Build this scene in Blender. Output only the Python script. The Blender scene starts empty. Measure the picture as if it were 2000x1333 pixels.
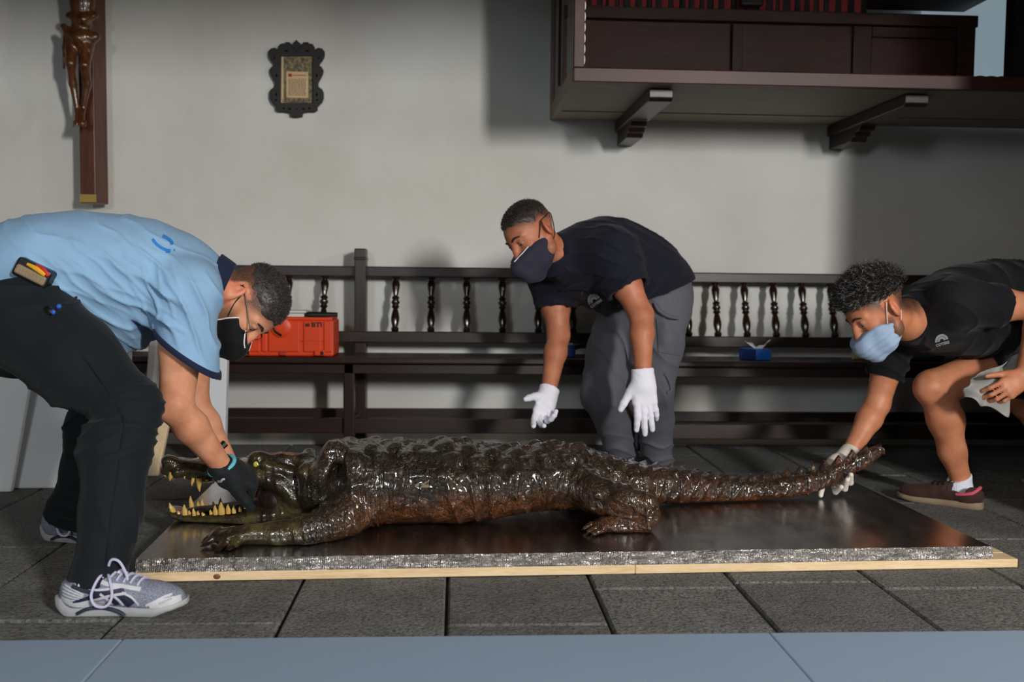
import bpy, bmesh, math, random
import numpy as np
from mathutils import Vector, Matrix
from mathutils.bvhtree import BVHTree

random.seed(7)
np.random.seed(7)
SC = bpy.context.scene
COL = SC.collection

# ------------------------------------------------------------------ camera
FPX = 1944.0
CAMZ = 0.82
YAW, PITCH, ROLL = math.radians(3.24), math.radians(3.58), math.radians(0.6)
_f = Vector((math.sin(YAW) * math.cos(PITCH), math.cos(YAW) * math.cos(PITCH), -math.sin(PITCH)))
_r0 = Vector((math.cos(YAW), -math.sin(YAW), 0))
_u0 = _r0.cross(_f)
_r = _r0 * math.cos(ROLL) + _u0 * math.sin(ROLL)
_u = _u0 * math.cos(ROLL) - _r0 * math.sin(ROLL)
cam_d = bpy.data.cameras.new('camera')
cam = bpy.data.objects.new('camera', cam_d)
COL.objects.link(cam)
cam.matrix_world = Matrix(((_r.x, _u.x, -_f.x, 0), (_r.y, _u.y, -_f.y, 0), (_r.z, _u.z, -_f.z, CAMZ), (0, 0, 0, 1)))
cam_d.sensor_width = 36.0
cam_d.lens = FPX / 2000 * 36.0
cam_d.clip_start = 0.05
cam_d.dof.use_dof = True
cam_d.dof.focus_distance = 3.0
cam_d.dof.aperture_fstop = 2.8
SC.camera = cam

# ------------------------------------------------------------------ light
SC.view_settings.view_transform = 'Standard'
SC.view_settings.look = 'None'
SC.view_settings.gamma = 1.0
SC.view_settings.use_curve_mapping = False
SC.view_settings.exposure = 0.0
SC.cycles.use_denoising = True
SC.cycles.max_bounces = 8
SC.cycles.diffuse_bounces = 5
SC.cycles.sample_clamp_indirect = 4.0
world = bpy.data.worlds.new('world')
SC.world = world
world.use_nodes = True
world.node_tree.nodes['Background'].inputs[0].default_value = (0.5, 0.6, 0.75, 1)
world.node_tree.nodes['Background'].inputs[1].default_value = 0.3

def area(name, loc, target, sx, sy, power, col, spread=180):
    d = bpy.data.lights.new(name, 'AREA')
    d.shape = 'RECTANGLE'; d.size = sx; d.size_y = sy
    d.energy = power; d.color = col; d.spread = math.radians(spread)
    o = bpy.data.objects.new(name, d)
    COL.objects.link(o)
    o.location = loc
    o.rotation_euler = (Vector(target) - Vector(loc)).to_track_quat('-Z', 'Y').to_euler()
    return o
area('window_light', (2.68, -2.93, 2.15), (-0.3, 4.0, 0.7), 0.42, 0.9, 380, (1.0, 0.975, 0.94))
area('far_window_light', (-1.7, -2.93, 2.1), (-0.3, 3.2, 0.3), 0.75, 1.1, 85, (0.82, 0.91, 1.0))
area('right_window_light', (3.3, 1.4, 1.85), (0.0, 4.6, 1.5), 0.3, 0.5, 22, (1.0, 0.90, 0.78))
area('warm_fill_light', (-0.6, -2.2, 3.0), (0, 2.6, 0.2), 1.6, 1.0, 22, (1.0, 0.76, 0.52))  # added warm fill, no real lantern hangs here

# ------------------------------------------------------------------ helpers
def P(px, py, Y):
    d = _f + _r * ((px - 1000) / FPX) - _u * ((py - 666.5) / FPX)
    return Vector((0, 0, CAMZ)) + d * (Y / d.y)
def G(px, py, z=0.0):
    d = _f + _r * ((px - 1000) / FPX) - _u * ((py - 666.5) / FPX)
    return Vector((0, 0, CAMZ)) + d * ((z - CAMZ) / d.z)
def J(px, py, Y):
    return np.array(P(px, py, Y), dtype=np.float64)
def nrm(v):
    v = np.array(v, dtype=np.float64)
    return v / np.linalg.norm(v)

def link(name, me, mat=None, parent=None):
    o = bpy.data.objects.new(name, me)
    COL.objects.link(o)
    if mat is not None and len(me.materials) == 0:
        me.materials.append(mat)
    if parent is not None:
        o.parent = parent
        o.matrix_parent_inverse = Matrix.Translation(-parent.location) if parent.parent is None else Matrix()
    return o
def tag(o, label, cat, group=None, kind=None):
    o['label'] = label
    o['category'] = cat
    if group: o['group'] = group
    if kind: o['kind'] = kind
    return o
def thing(name, loc, label, cat, group=None):
    o = bpy.data.objects.new(name, None)
    o.empty_display_size = 0.05
    COL.objects.link(o)
    o.location = loc
    return tag(o, label, cat, group)
def struct(name, me, mat, label=None):
    o = link(name, me, mat)
    o['kind'] = 'structure'
    if label: o['label'] = label
    return o

def mesh_np(name, V, F, smooth=True):
    """V (n,3); F (m,4) or list of faces"""
    me = bpy.data.meshes.new(name)
    V = np.asarray(V, dtype=np.float32)
    if isinstance(F, np.ndarray):
        m, k = F.shape
        me.vertices.add(len(V)); me.vertices.foreach_set('co', V.ravel())
        me.loops.add(m * k); me.loops.foreach_set('vertex_index', F.astype(np.int32).ravel())
        me.polygons.add(m)
        me.polygons.foreach_set('loop_start', np.arange(0, m * k, k, dtype=np.int32))
        me.update(calc_edges=True)
        me.validate()
    else:
        me.from_pydata([tuple(v) for v in V], [], F)
        me.update()
    if smooth:
        me.polygons.foreach_set('use_smooth', np.ones(len(me.polygons), dtype=bool))
    return me

class MB:
    """collects simple solids into one mesh"""
    def __init__(s): s.V = []; s.F = []
    def add(s, V, F, skip=None):
        if skip: F = [f for f in F if not any(i in skip for i in f)]
        n = len(s.V); s.V += [tuple(v) for v in V]; s.F += [tuple(i + n for i in f) for f in F]; return s
    def box(s, a, b, M=None):
        (x0, y0, z0), (x1, y1, z1) = a, b
        V = [Vector(p) for p in ((x0,y0,z0),(x1,y0,z0),(x1,y1,z0),(x0,y1,z0),(x0,y0,z1),(x1,y0,z1),(x1,y1,z1),(x0,y1,z1))]
        if M is not None: V = [M @ v for v in V]
        return s.add(V, [(0,3,2,1),(4,5,6,7),(0,1,5,4),(1,2,6,5),(2,3,7,6),(3,0,4,7)])
    def hexa(s, V8):
        return s.add(V8, [(0,3,2,1),(4,5,6,7),(0,1,5,4),(1,2,6,5),(2,3,7,6),(3,0,4,7)])
    def tube(s, pts, r, n=8, cap=True, smooth=0, flat=None):
        pts = [Vector(p) for p in pts]
        if smooth:
            pts = catmull(pts, smooth)
        m = len(pts)
        rs = r if isinstance(r, (list, tuple)) else [r] * m
        if len(rs) != m:
            rs = list(np.interp(np.linspace(0, 1, m), np.linspace(0, 1, len(rs)), rs))
        V = []; F = []
        up = Vector((0.13, 0.31, 0.94)).normalized()
        for i, p in enumerate(pts):
            t = (pts[min(i + 1, m - 1)] - pts[max(i - 1, 0)])
            if t.length < 1e-9: t = Vector((0, 0, 1))
            t.normalize()
            a = up - t * up.dot(t)
            if a.length < 1e-4: a = Vector((1, 0, 0)) - t * t.x
            a.normalize(); up = a
            b = t.cross(a)
            for k in range(n):
                w = 2 * math.pi * k / n
                V.append(p + (a * math.cos(w) + b * math.sin(w) * (flat or 1)) * rs[i])
        for i in range(m - 1):
            for k in range(n):
                F.append((i * n + k, i * n + (k + 1) % n, (i + 1) * n + (k + 1) % n, (i + 1) * n + k))
        if cap:
            F.append(tuple(range(n - 1, -1, -1)))
            F.append(tuple((m - 1) * n + k for k in range(n)))
        return s.add(V, F)
    def lathe(s, prof, base, n=14, axis=(0, 0, 1)):
        """prof list of (r, h) along axis from base"""
        ax = Vector(axis).normalized()
        a = ax.orthogonal().normalized(); b = ax.cross(a)
        V = []; F = []
        for r, h in prof:
            for k in range(n):
                w = 2 * math.pi * k / n
                V.append(Vector(base) + ax * h + (a * math.cos(w) + b * math.sin(w)) * r)
        for i in range(len(prof) - 1):
            for k in range(n):
                F.append((i * n + k, i * n + (k + 1) % n, (i + 1) * n + (k + 1) % n, (i + 1) * n + k))
        F.append(tuple(range(n - 1, -1, -1)))
        F.append(tuple((len(prof) - 1) * n + k for k in range(n)))
        return s.add(V, F)
    def prism(s, poly, d, M=None):
        """poly: 3-D points of one face, extruded by vector d"""
        n = len(poly); d = Vector(d)
        V = [Vector(p) for p in poly] + [Vector(p) + d for p in poly]
        if M is not None: V = [M @ v for v in V]
        F = [tuple(range(n - 1, -1, -1)), tuple(range(n, 2 * n))] + [(i, (i + 1) % n, n + (i + 1) % n, n + i) for i in range(n)]
        return s.add(V, F)
    def sphere(s, c, r, nu=12, nv=8, M=None):
        c = Vector(c)
        rr = r if isinstance(r, (tuple, list)) else (r, r, r)
        V = [c + Vector((0, 0, rr[2]))]
        for j in range(1, nv):
            for i in range(nu):
                a = math.pi * j / nv; b = 2 * math.pi * i / nu
                V.append(c + Vector((rr[0]*math.sin(a)*math.cos(b), rr[1]*math.sin(a)*math.sin(b), rr[2]*math.cos(a))))
        V.append(c - Vector((0, 0, rr[2])))
        F = [(0, 1 + i, 1 + (i + 1) % nu) for i in range(nu)]
        for j in range(nv - 2):
            for i in range(nu):
                F.append((1 + j*nu + i, 1 + (j+1)*nu + i, 1 + (j+1)*nu + (i+1) % nu, 1 + j*nu + (i+1) % nu))
        l = len(V) - 1; o = 1 + (nv - 2) * nu
        F += [(l, o + (i + 1) % nu, o + i) for i in range(nu)]
        if M is not None: V = [M @ v for v in V]
        return s.add(V, F)
    def mesh(s, name, smooth=False, bevel=0, segs=2):
        me = bpy.data.meshes.new(name)
        me.from_pydata(s.V, [], s.F); me.update()
        bm = bmesh.new(); bm.from_mesh(me)
        bmesh.ops.recalc_face_normals(bm, faces=bm.faces)
        if bevel:
            es = [e for e in bm.edges if len(e.link_faces) == 2 and e.calc_face_angle(0) > 0.5]
            bmesh.ops.bevel(bm, geom=es, offset=bevel, segments=segs, affect='EDGES', profile=0.5, clamp_overlap=True)
        if smooth:
            for f in bm.faces: f.smooth = True
            for e in bm.edges:
                if len(e.link_faces) == 2 and e.calc_face_angle(0) > 0.7: e.smooth = False
        bm.to_mesh(me); bm.free()
        return me
    def build(s, name, mat, parent=None, smooth=False, bevel=0, segs=2):
        return link(name, s.mesh(name, smooth, bevel, segs), mat, parent)

def catmull(pts, k):
    pts = [Vector(p) for p in pts]
    out = []
    n = len(pts)
    for i in range(n - 1):
        p0, p1, p2, p3 = pts[max(i-1, 0)], pts[i], pts[i+1], pts[min(i+2, n-1)]
        for j in range(k):
            t = j / k
            out.append(0.5 * ((2*p1) + (p2-p0)*t + (2*p0-5*p1+4*p2-p3)*t*t + (3*p1-p0-3*p2+p3)*t**3))
    out.append(pts[-1])
    return out

# ---- value noise, vectorised
def _h(ix, iy, iz, seed):
    n = (ix * 374761393 + iy * 668265263 + iz * 2147483647 + seed * 1274126177) & 0xffffffff
    n = ((n ^ (n >> 13)) * 1274126177) & 0xffffffff
    return ((n ^ (n >> 16)) & 0xffff) / 65535.0
def vnoise(p, seed=0):
    p = np.asarray(p, dtype=np.float64)
    i = np.floor(p).astype(np.int64); f = p - i
    f = f * f * (3 - 2 * f)
    r = 0
    for dx in (0, 1):
        wx = f[:, 0] if dx else 1 - f[:, 0]
        for dy in (0, 1):
            wy = f[:, 1] if dy else 1 - f[:, 1]
            for dz in (0, 1):
                wz = f[:, 2] if dz else 1 - f[:, 2]
                r = r + wx * wy * wz * _h(i[:, 0] + dx, i[:, 1] + dy, i[:, 2] + dz, seed)
    return r * 2 - 1
def fbm(p, seed=0, o=3):
    r = 0; a = 1.0; q = np.asarray(p, dtype=np.float64)
    for k in range(o):
        r = r + a * vnoise(q, seed + k); q = q * 2.03; a *= 0.5
    return r
def folds(p, d, freq, warp=3.0, wa=2.5, seed=0, pw=1.8):
    """soft fold ridges whose crests run across direction d; -1..1"""
    ph = (p @ nrm(d)) * freq + wa * vnoise(p * warp, seed) + 0.8 * vnoise(p * warp * 2.7, seed + 5)
    s = 1 - np.abs(np.sin(ph))
    m = np.clip(0.5 + 0.9 * vnoise(p * warp * 0.8, seed + 9), 0, 1)
    return (s ** pw) * m
def sstep(a, b, x):
    t = np.clip((x - a) / (b - a), 0, 1)
    return t * t * (3 - 2 * t)

# ---- implicit sculpting: smooth unions on a grid, meshed with surface nets
class Sculpt:
    def __init__(s): s.ops = []
    def _add(s, fn, lo, hi, k, mode='u'):
        s.ops.append((fn, np.array(lo, float), np.array(hi, float), k, mode)); return s
    def cone(s, a, b, r0, r1, k=0.02, sq=None, cut=(0, 0), mode='u'):
        a = np.array(a, float); b = np.array(b, float)
        ab = b - a; L2 = float(ab @ ab) + 1e-12; L = math.sqrt(L2)
        n = nrm(sq[0]) if sq else None; q = sq[1] if sq else 1
        def fn(X, Y, Z):
            t = ((X - a[0]) * ab[0] + (Y - a[1]) * ab[1] + (Z - a[2]) * ab[2]) / L2
            tc = np.clip(t, -9 if cut[0] else 0, 9 if cut[1] else 1)
            x = X - a[0] - tc * ab[0]; y = Y - a[1] - tc * ab[1]; z = Z - a[2] - tc * ab[2]
            if n is not None:
                dn = (x * n[0] + y * n[1] + z * n[2]) * (1 / q - 1)
                x = x + n[0] * dn; y = y + n[1] * dn; z = z + n[2] * dn
            d = np.sqrt(x * x + y * y + z * z) - np.maximum(r0 + (r1 - r0) * tc, 0.0005)
            if n is not None: d = d * (0.4 + 0.6 * min(q, 1))
            if cut[0]: d = np.maximum(d, -t * L)
            if cut[1]: d = np.maximum(d, (t - 1) * L)
            return d
        R = max(r0, r1) * max(1, q)
        return s._add(fn, np.minimum(a, b) - R, np.maximum(a, b) + R, k, mode)
    def chain(s, pts, rs, k=0.02, sq=None, mode='u'):
        for i in range(len(pts) - 1):
            s.cone(pts[i], pts[i+1], rs[i], rs[i+1], k, sq, (0, 0), mode)
        return s
    def ell(s, c, rad, axes=None, k=0.02, mode='u'):
        c = np.array(c, float); rad = np.array(rad, float)
        A = np.eye(3) if axes is None else np.array([nrm(v) for v in axes])
        def fn(X, Y, Z):
            x = X - c[0]; y = Y - c[1]; z = Z - c[2]
            g = 0; g2 = 0
            for i in range(3):
                w = (x * A[i, 0] + y * A[i, 1] + z * A[i, 2]) / rad[i]
                g = g + w * w; g2 = g2 + (w / rad[i]) ** 2
            k0 = np.sqrt(g); k1 = np.sqrt(g2) + 1e-6
            return k0 * (k0 - 1) / k1
        R = np.sqrt(((A * rad[:, None]) ** 2).sum(0))
        return s._add(fn, c - R, c + R, k, mode)
    def box(s, c, half, axes=None, rnd=0.01, k=0.01, mode='u'):
        c = np.array(c, float); hf = np.array(half, float) - rnd
        A = np.eye(3) if axes is None else np.array([nrm(v) for v in axes])
        def fn(X, Y, Z):
            x = X - c[0]; y = Y - c[1]; z = Z - c[2]
            o = 0; ins = -9
            for i in range(3):
                w = np.abs(x * A[i, 0] + y * A[i, 1] + z * A[i, 2]) - hf[i]
                o = o + np.maximum(w, 0) ** 2; ins = np.maximum(ins, w)
            return np.sqrt(o) + np.minimum(ins, 0) - rnd
        R = np.abs(A * np.array(half)[:, None]).sum(0)
        return s._add(fn, c - R, c + R, k, mode)
    def plane(s, p, n, k=0.004, lo=None, hi=None):
        """removes everything on the side n points to (within lo..hi)"""
        p = np.array(p, float); n = nrm(n)
        def fn(X, Y, Z):
            return -((X - p[0]) * n[0] + (Y - p[1]) * n[1] + (Z - p[2]) * n[2])
        big = np.array([99., 99, 99])
        return s._add(fn, -big if lo is None else lo, big if hi is None else hi, k, 's')
    def fnop(s, fn, lo, hi, k=0.02, mode='u'):
        return s._add(fn, lo, hi, k, mode)
    def grid(s, h):
        us = [o for o in s.ops if o[4] == 'u']
        lo = np.min([o[1] for o in us], 0) - 4 * h; hi = np.max([o[2] for o in us], 0) + 4 * h
        n = np.ceil((hi - lo) / h).astype(int) + 1
        A = np.full(n, 0.2, dtype=np.float32)
        ax = [(lo[i] + h * np.arange(n[i])).astype(np.float32) for i in range(3)]
        for fn, l, hh, k, mode in s.ops:
            m = k + 3 * h
            i0 = np.clip(np.floor((l - m - lo) / h).astype(int), 0, n); i1 = np.clip(np.ceil((hh + m - lo) / h).astype(int) + 1, 0, n)
            if np.any(i1 <= i0): continue
            sl = tuple(slice(i0[j], i1[j]) for j in range(3))
            X = ax[0][sl[0]][:, None, None]; Y = ax[1][sl[1]][None, :, None]; Z = ax[2][sl[2]][None, None, :]
            d = np.broadcast_to(fn(X, Y, Z), A[sl].shape).astype(np.float32)
            a = A[sl]
            kk = max(k, 1e-5)
            if mode == 'u':
                w = np.clip(0.5 + 0.5 * (d - a) / kk, 0, 1)
                A[sl] = d + (a - d) * w - kk * w * (1 - w)
            else:
                d = -d if mode == 's' else d
                w = np.clip(0.5 - 0.5 * (d - a) / kk, 0, 1)
                A[sl] = d + (a - d) * w + kk * w * (1 - w)
        return A, lo
    def verts(s, h):
        A, lo = s.grid(h)
        return nets(A, lo, h)
    def mesh(s, name, h, disp=None, relax=1):
        V, F = s.verts(h)
        N = vnormals(V, F)
        if disp is not None:
            V = V + N * disp(V, N)[:, None]
        return mesh_np(name, V, F)
    def build(s, name, mat, parent, h, disp=None):
        return link(name, s.mesh(name, h, disp), mat, parent)

def vnormals(V, F):
    a = V[F[:, 2]] - V[F[:, 0]]; b = V[F[:, 3]] - V[F[:, 1]]
    fn = np.cross(a, b)
    N = np.zeros_like(V)
    for j in range(4):
        for c in range(3):
            N[:, c] += np.bincount(F[:, j], fn[:, c], len(V))
    return N / (np.linalg.norm(N, axis=1)[:, None] + 1e-12)

def nets(A, lo, h):
    S = A < 0
    n = np.array(A.shape)
    c = np.zeros(n - 1, dtype=np.uint8)
    for dx in (0, 1):
        for dy in (0, 1):
            for dz in (0, 1):
                c += S[dx:n[0]-1+dx, dy:n[1]-1+dy, dz:n[2]-1+dz]
    act = np.argwhere((c > 0) & (c < 8))
    idx = np.full(n - 1, -1, dtype=np.int32)
    idx[act[:, 0], act[:, 1], act[:, 2]] = np.arange(len(act))
    cor = [(dx, dy, dz) for dx in (0, 1) for dy in (0, 1) for dz in (0, 1)]
    val = np.stack([A[act[:, 0]+dx, act[:, 1]+dy, act[:, 2]+dz] for dx, dy, dz in cor], 1)
    acc = np.zeros((len(act), 3)); cnt = np.zeros(len(act))
    for i, p in enumerate(cor):
        for j, q in enumerate(cor):
            if j > i and sum(abs(p[t] - q[t]) for t in range(3)) == 1:
                a = val[:, i]; b = val[:, j]
                m = (a < 0) != (b < 0)
                t = np.where(m, a / np.where(m, a - b, 1), 0)
                for x in range(3):
                    acc[:, x] += np.where(m, p[x] + (q[x] - p[x]) * t, 0)
                cnt += m
    V = lo + h * (act + acc / cnt[:, None])
    Fs = []
    for axis in range(3):
        s0 = [slice(None)] * 3; s1 = [slice(None)] * 3
        s0[axis] = slice(0, -1); s1[axis] = slice(1, None)
        e = np.argwhere(S[tuple(s0)] != S[tuple(s1)])
        b, d = (axis + 1) % 3, (axis + 2) % 3
        e = e[(e[:, b] > 0) & (e[:, d] > 0) & (e[:, b] < n[b]-1) & (e[:, d] < n[d]-1)]
        ins = S[e[:, 0], e[:, 1], e[:, 2]]
        q = []
        for ob, od in ((-1, -1), (0, -1), (0, 0), (-1, 0)):
            w = e.copy(); w[:, b] += ob; w[:, d] += od
            q.append(idx[w[:, 0], w[:, 1], w[:, 2]])
        q = np.stack(q, 1)
        q[~ins] = q[~ins][:, ::-1]
        Fs.append(q)
    return V, np.concatenate(Fs)

def bvh_of(o):
    me = o.data
    n = len(me.vertices)
    co = np.empty(n * 3, dtype=np.float32); me.vertices.foreach_get('co', co)
    M = o.matrix_world if o.parent is None else Matrix()
    vs = [M @ Vector(v) for v in co.reshape(-1, 3)]
    return BVHTree.FromPolygons(vs, [tuple(p.vertices) for p in me.polygons])
def text_tris(body, size, bold=0.0):
    cu = bpy.data.curves.new('txt', 'FONT')
    cu.body = body; cu.size = size; cu.align_x = 'CENTER'; cu.align_y = 'CENTER'; cu.offset = bold; cu.resolution_u = 3
    o = bpy.data.objects.new('txt', cu)
    me = bpy.data.meshes.new_from_object(o)
    V = [v.co.copy() for v in me.vertices]; F = [tuple(p.vertices) for p in me.polygons]
    bpy.data.objects.remove(o); bpy.data.curves.remove(cu); bpy.data.meshes.remove(me)
    return V, F
def project(bvh, V2, org, ex, ey, dr, off=0.0015):
    """lays flat points (x, y) out on a surface: origin org, axes ex, ey, cast along dr"""
    out = []
    project.miss = set()
    org, ex, ey, dr = Vector(org), Vector(ex), Vector(ey), Vector(dr).normalized()
    last = org
    for v in V2:
        p = org + ex * v[0] + ey * v[1]
        h = bvh.ray_cast(p - dr * 0.6, dr)
        if h[0] is None: project.miss.add(len(out)); out.append(last)
        else: last = h[0] - dr * off; out.append(last)
    return out
def ribbon2(pts, w, k=4):
    """flat ribbon from 2-D centre points -> V2, F"""
    pts = [Vector((p[0], p[1], 0)) for p in pts]
    if k: pts = catmull(pts, k)
    ws = w if isinstance(w, (list, tuple)) else [w, w]
    m = len(pts); V = []; F = []
    for i, p in enumerate(pts):
        t = (pts[min(i+1, m-1)] - pts[max(i-1, 0)]).normalized()
        a = Vector((-t.y, t.x, 0)); ww = np.interp(i / (m - 1), np.linspace(0, 1, len(ws)), ws) / 2
        V += [p + a * ww, p, p - a * ww]
    for i in range(m - 1):
        for j in (0, 1):
            F.append((3*i+j, 3*i+3+j, 3*i+4+j, 3*i+1+j))
    return V, F
# ------------------------------------------------------------------ materials
def srgb(r, g, b):
    def c(v):
        v /= 255
        return v / 12.92 if v <= 0.04045 else ((v + 0.055) / 1.055) ** 2.4
    return (c(r), c(g), c(b), 1)
class M:
    """small node builder around a Principled BSDF"""
    def __init__(s, name, col, rough=0.6, metal=0.0, spec=0.5, coat=0.0, sheen=0.0, coords='Object'):
        s.m = bpy.data.materials.new(name); s.m.use_nodes = True
        s.nt = s.m.node_tree; s.b = s.nt.nodes['Principled BSDF']
        s.b.inputs['Base Color'].default_value = col
        s.b.inputs['Roughness'].default_value = rough
        s.b.inputs['Metallic'].default_value = metal
        s.b.inputs['Specular IOR Level'].default_value = spec
        s.b.inputs['Coat Weight'].default_value = coat
        s.b.inputs['Coat Roughness'].default_value = 0.08
        s.b.inputs['Sheen Weight'].default_value = sheen
        s.tc = s.nt.nodes.new('ShaderNodeTexCoord').outputs[coords]
        s.h = None; s.col = None
    def n(s, t, **kw):
        x = s.nt.nodes.new(t)
        for k, v in kw.items(): setattr(x, k, v)
        return x
    def l(s, a, b): s.nt.links.new(a, b)
    def map(s, scale=(1, 1, 1), rot=(0, 0, 0)):
        x = s.n('ShaderNodeMapping'); x.inputs['Scale'].default_value = scale; x.inputs['Rotation'].default_value = rot
        s.l(s.tc, x.inputs[0]); return x.outputs[0]
    def noise(s, scale=10, detail=4, st=(1, 1, 1), rough=0.55, dist=0):
        x = s.n('ShaderNodeTexNoise'); x.inputs['Scale'].default_value = scale; x.inputs['Detail'].default_value = detail
        x.inputs['Roughness'].default_value = rough; x.inputs['Distortion'].default_value = dist
        s.l(s.map(st), x.inputs['Vector']); return x.outputs['Fac']
    def vor(s, scale=40, feat='DISTANCE_TO_EDGE', st=(1, 1, 1), rnd=1.0):
        x = s.n('ShaderNodeTexVoronoi', feature=feat); x.inputs['Scale'].default_value = scale; x.inputs['Randomness'].default_value = rnd
        s.l(s.map(st), x.inputs['Vector']); return x.outputs['Distance']
    def wave(s, scale=20, st=(1, 1, 1), dist=2.0, dirn='X', rot=(0, 0, 0)):
        x = s.n('ShaderNodeTexWave', bands_direction=dirn); x.inputs['Scale'].default_value = scale; x.inputs['Distortion'].default_value = dist
        x.inputs['Detail'].default_value = 2
        s.l(s.map(st, rot), x.inputs['Vector']); return x.outputs['Fac']
    def ramp(s, fac, stops):
        x = s.n('ShaderNodeValToRGB'); r = x.color_ramp
        while len(r.elements) < len(stops): r.elements.new(0.5)
        for e, (p, c) in zip(r.elements, stops):
            e.position = p; e.color = c if len(c) == 4 else (*c, 1)
        s.l(fac, x.inputs[0]); return x.outputs[0]
    def f(s, v): return (v, v, v, 1)
    def mix(s, fac, a, b, mode='MIX'):
        x = s.n('ShaderNodeMix', data_type='RGBA', blend_type=mode)
        if isinstance(fac, (int, float)): x.inputs[0].default_value = fac
        else: s.l(fac, x.inputs[0])
        for i, v in ((6, a), (7, b)):
            if isinstance(v, tuple): x.inputs[i].default_value = v
            else: s.l(v, x.inputs[i])
        return x.outputs[2]
    def math(s, op, a, b=0.0):
        x = s.n('ShaderNodeMath', operation=op)
        for i, v in ((0, a), (1, b)):
            if isinstance(v, (int, float)): x.inputs[i].default_value = v
            else: s.l(v, x.inputs[i])
        return x.outputs[0]
    def attr(s, name):
        x = s.n('ShaderNodeAttribute'); x.attribute_name = name; return x.outputs['Fac']
    def color(s, out): s.l(out, s.b.inputs['Base Color']); return s
    def roughn(s, out): s.l(out, s.b.inputs['Roughness']); return s
    def bump(s, height, strength=0.3, dist=0.01):
        x = s.n('ShaderNodeBump'); x.inputs['Distance'].default_value = dist
        if isinstance(strength, (int, float)): x.inputs['Strength'].default_value = strength
        else: s.l(strength, x.inputs['Strength'])
        s.l(height, x.inputs['Height'])
        if s.h is not None: s.l(s.h, x.inputs['Normal'])
        s.h = x.outputs[0]; s.l(s.h, s.b.inputs['Normal']); return s

def vary(name, c, rough=0.6, sc=8, amt=0.15, bump=0.0, bsc=120, **kw):
    m = M(name, c, rough, **kw)
    lo = tuple(max(0, v * (1 - amt)) for v in c[:3]) + (1,); hi = tuple(min(1, v * (1 + amt)) for v in c[:3]) + (1,)
    m.color(m.mix(m.noise(sc), lo, hi))
    if bump: m.bump(m.noise(bsc, 3), bump, 0.003)
    return m.m
def wood(name, dark, light, axis=0, rough=0.35, scale=9, coat=0.0, bump=0.15):
    m = M(name, light, rough, coat=coat)
    st = [7, 7, 7]; st[axis] = 0.55
    g = m.noise(scale, 6, tuple(st), 0.65, 0.6)
    f = m.noise(scale * 6, 3, tuple(st))
    c = m.ramp(g, [(0.3, dark), (0.62, light)])
    c = m.mix(0.35, c, m.ramp(f, [(0.35, dark), (0.6, light)]))
    m.color(c); m.bump(f, bump, 0.002)
    return m.m

mt = {}
w = M('plaster_wall', srgb(214, 210, 201), 0.85)
w.color(w.mix(w.ramp(w.noise(1.3, 5), [(0.35, w.f(0)), (0.7, w.f(1))]), srgb(200, 198, 190), srgb(215, 216, 213)))
w.bump(w.noise(3.2, 4, (1, 1, 1)), 0.35, 0.03); w.bump(w.noise(60, 3), 0.12, 0.004)
mt['wall'] = w.m
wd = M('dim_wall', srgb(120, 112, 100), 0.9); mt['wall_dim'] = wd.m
s_ = M('stone_slab', srgb(96, 96, 94), 0.8)
s_.tc = s_.n('ShaderNodeNewGeometry').outputs['Position']
c = s_.ramp(s_.noise(7, 6, (1, 1, 1), 0.7), [(0.3, srgb(90, 91, 90)), (0.7, srgb(136, 137, 133))])
c = s_.mix(s_.ramp(s_.noise(140, 3), [(0.45, s_.f(0)), (0.72, s_.f(0.7))]), c, srgb(160, 158, 150))
c = s_.mix(s_.ramp(s_.noise(90, 3), [(0.35, s_.f(0.8)), (0.5, s_.f(0))]), c, srgb(52, 52, 51))
oi = s_.n('ShaderNodeObjectInfo').outputs['Random']
c = s_.mix(s_.math('MULTIPLY', oi, 0.4), c, srgb(78, 79, 79))
s_.color(c)
s_.bump(s_.noise(110, 4, (1, 1, 1), 0.65), 1.0, 0.012); s_.bump(s_.noise(16, 3), 0.5, 0.02)
mt['slab'] = s_.m
mt['mortar'] = vary('dark_joint', srgb(40, 38, 36), 0.95, 30)
mt['dark_wood'] = wood('bench_wood', srgb(20, 11, 9), srgb(44, 25, 20), 0, 0.38, 7)
mt['dark_wood_z'] = wood('bench_wood_upright', srgb(19, 10, 8), srgb(42, 24, 19), 2, 0.36, 7)
mt['turned_wood'] = wood('turned_wood', srgb(20, 12, 9), srgb(42, 25, 18), 2, 0.18, 9, coat=0.6)
mt['mahogany'] = wood('mahogany', srgb(36, 12, 7), srgb(68, 25, 13), 0, 0.5, 6, coat=0.0)
mt['mahogany_dark'] = wood('mahogany_panel', srgb(46, 16, 8), srgb(74, 27, 14), 0, 0.5, 6, coat=0.0)
mt['under_wood'] = wood('case_underside', srgb(112, 98, 84), srgb(142, 127, 110), 0, 0.6, 5)
mt['pine'] = wood('pine', srgb(205, 172, 125), srgb(236, 212, 172), 0, 0.55, 7, bump=0.08)
mt['pine_z'] = wood('pine_upright', srgb(205, 172, 125), srgb(236, 214, 178), 2, 0.55, 7, bump=0.08)
mt['knot'] = vary('pine_knot', srgb(120, 74, 40), 0.5, 60)
mt['cross_wood'] = wood('cross_wood', srgb(50, 24, 14), srgb(92, 48, 27), 2, 0.3, 7, coat=0.3)
mt['figure_wood'] = wood('carved_wood', srgb(46, 24, 11), srgb(96, 56, 26), 2, 0.28, 8, coat=0.4)
mt['brass'] = vary('brass', srgb(190, 160, 90), 0.35, metal=0.8)
mt['frame_wood'] = wood('black_carved_frame', srgb(9, 6, 5), srgb(22, 14, 11), 2, 0.6, 9)
mt['foam'] = vary('white_foam', srgb(206, 212, 218), 0.7, 5, 0.03, 0.15, 300)
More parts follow.
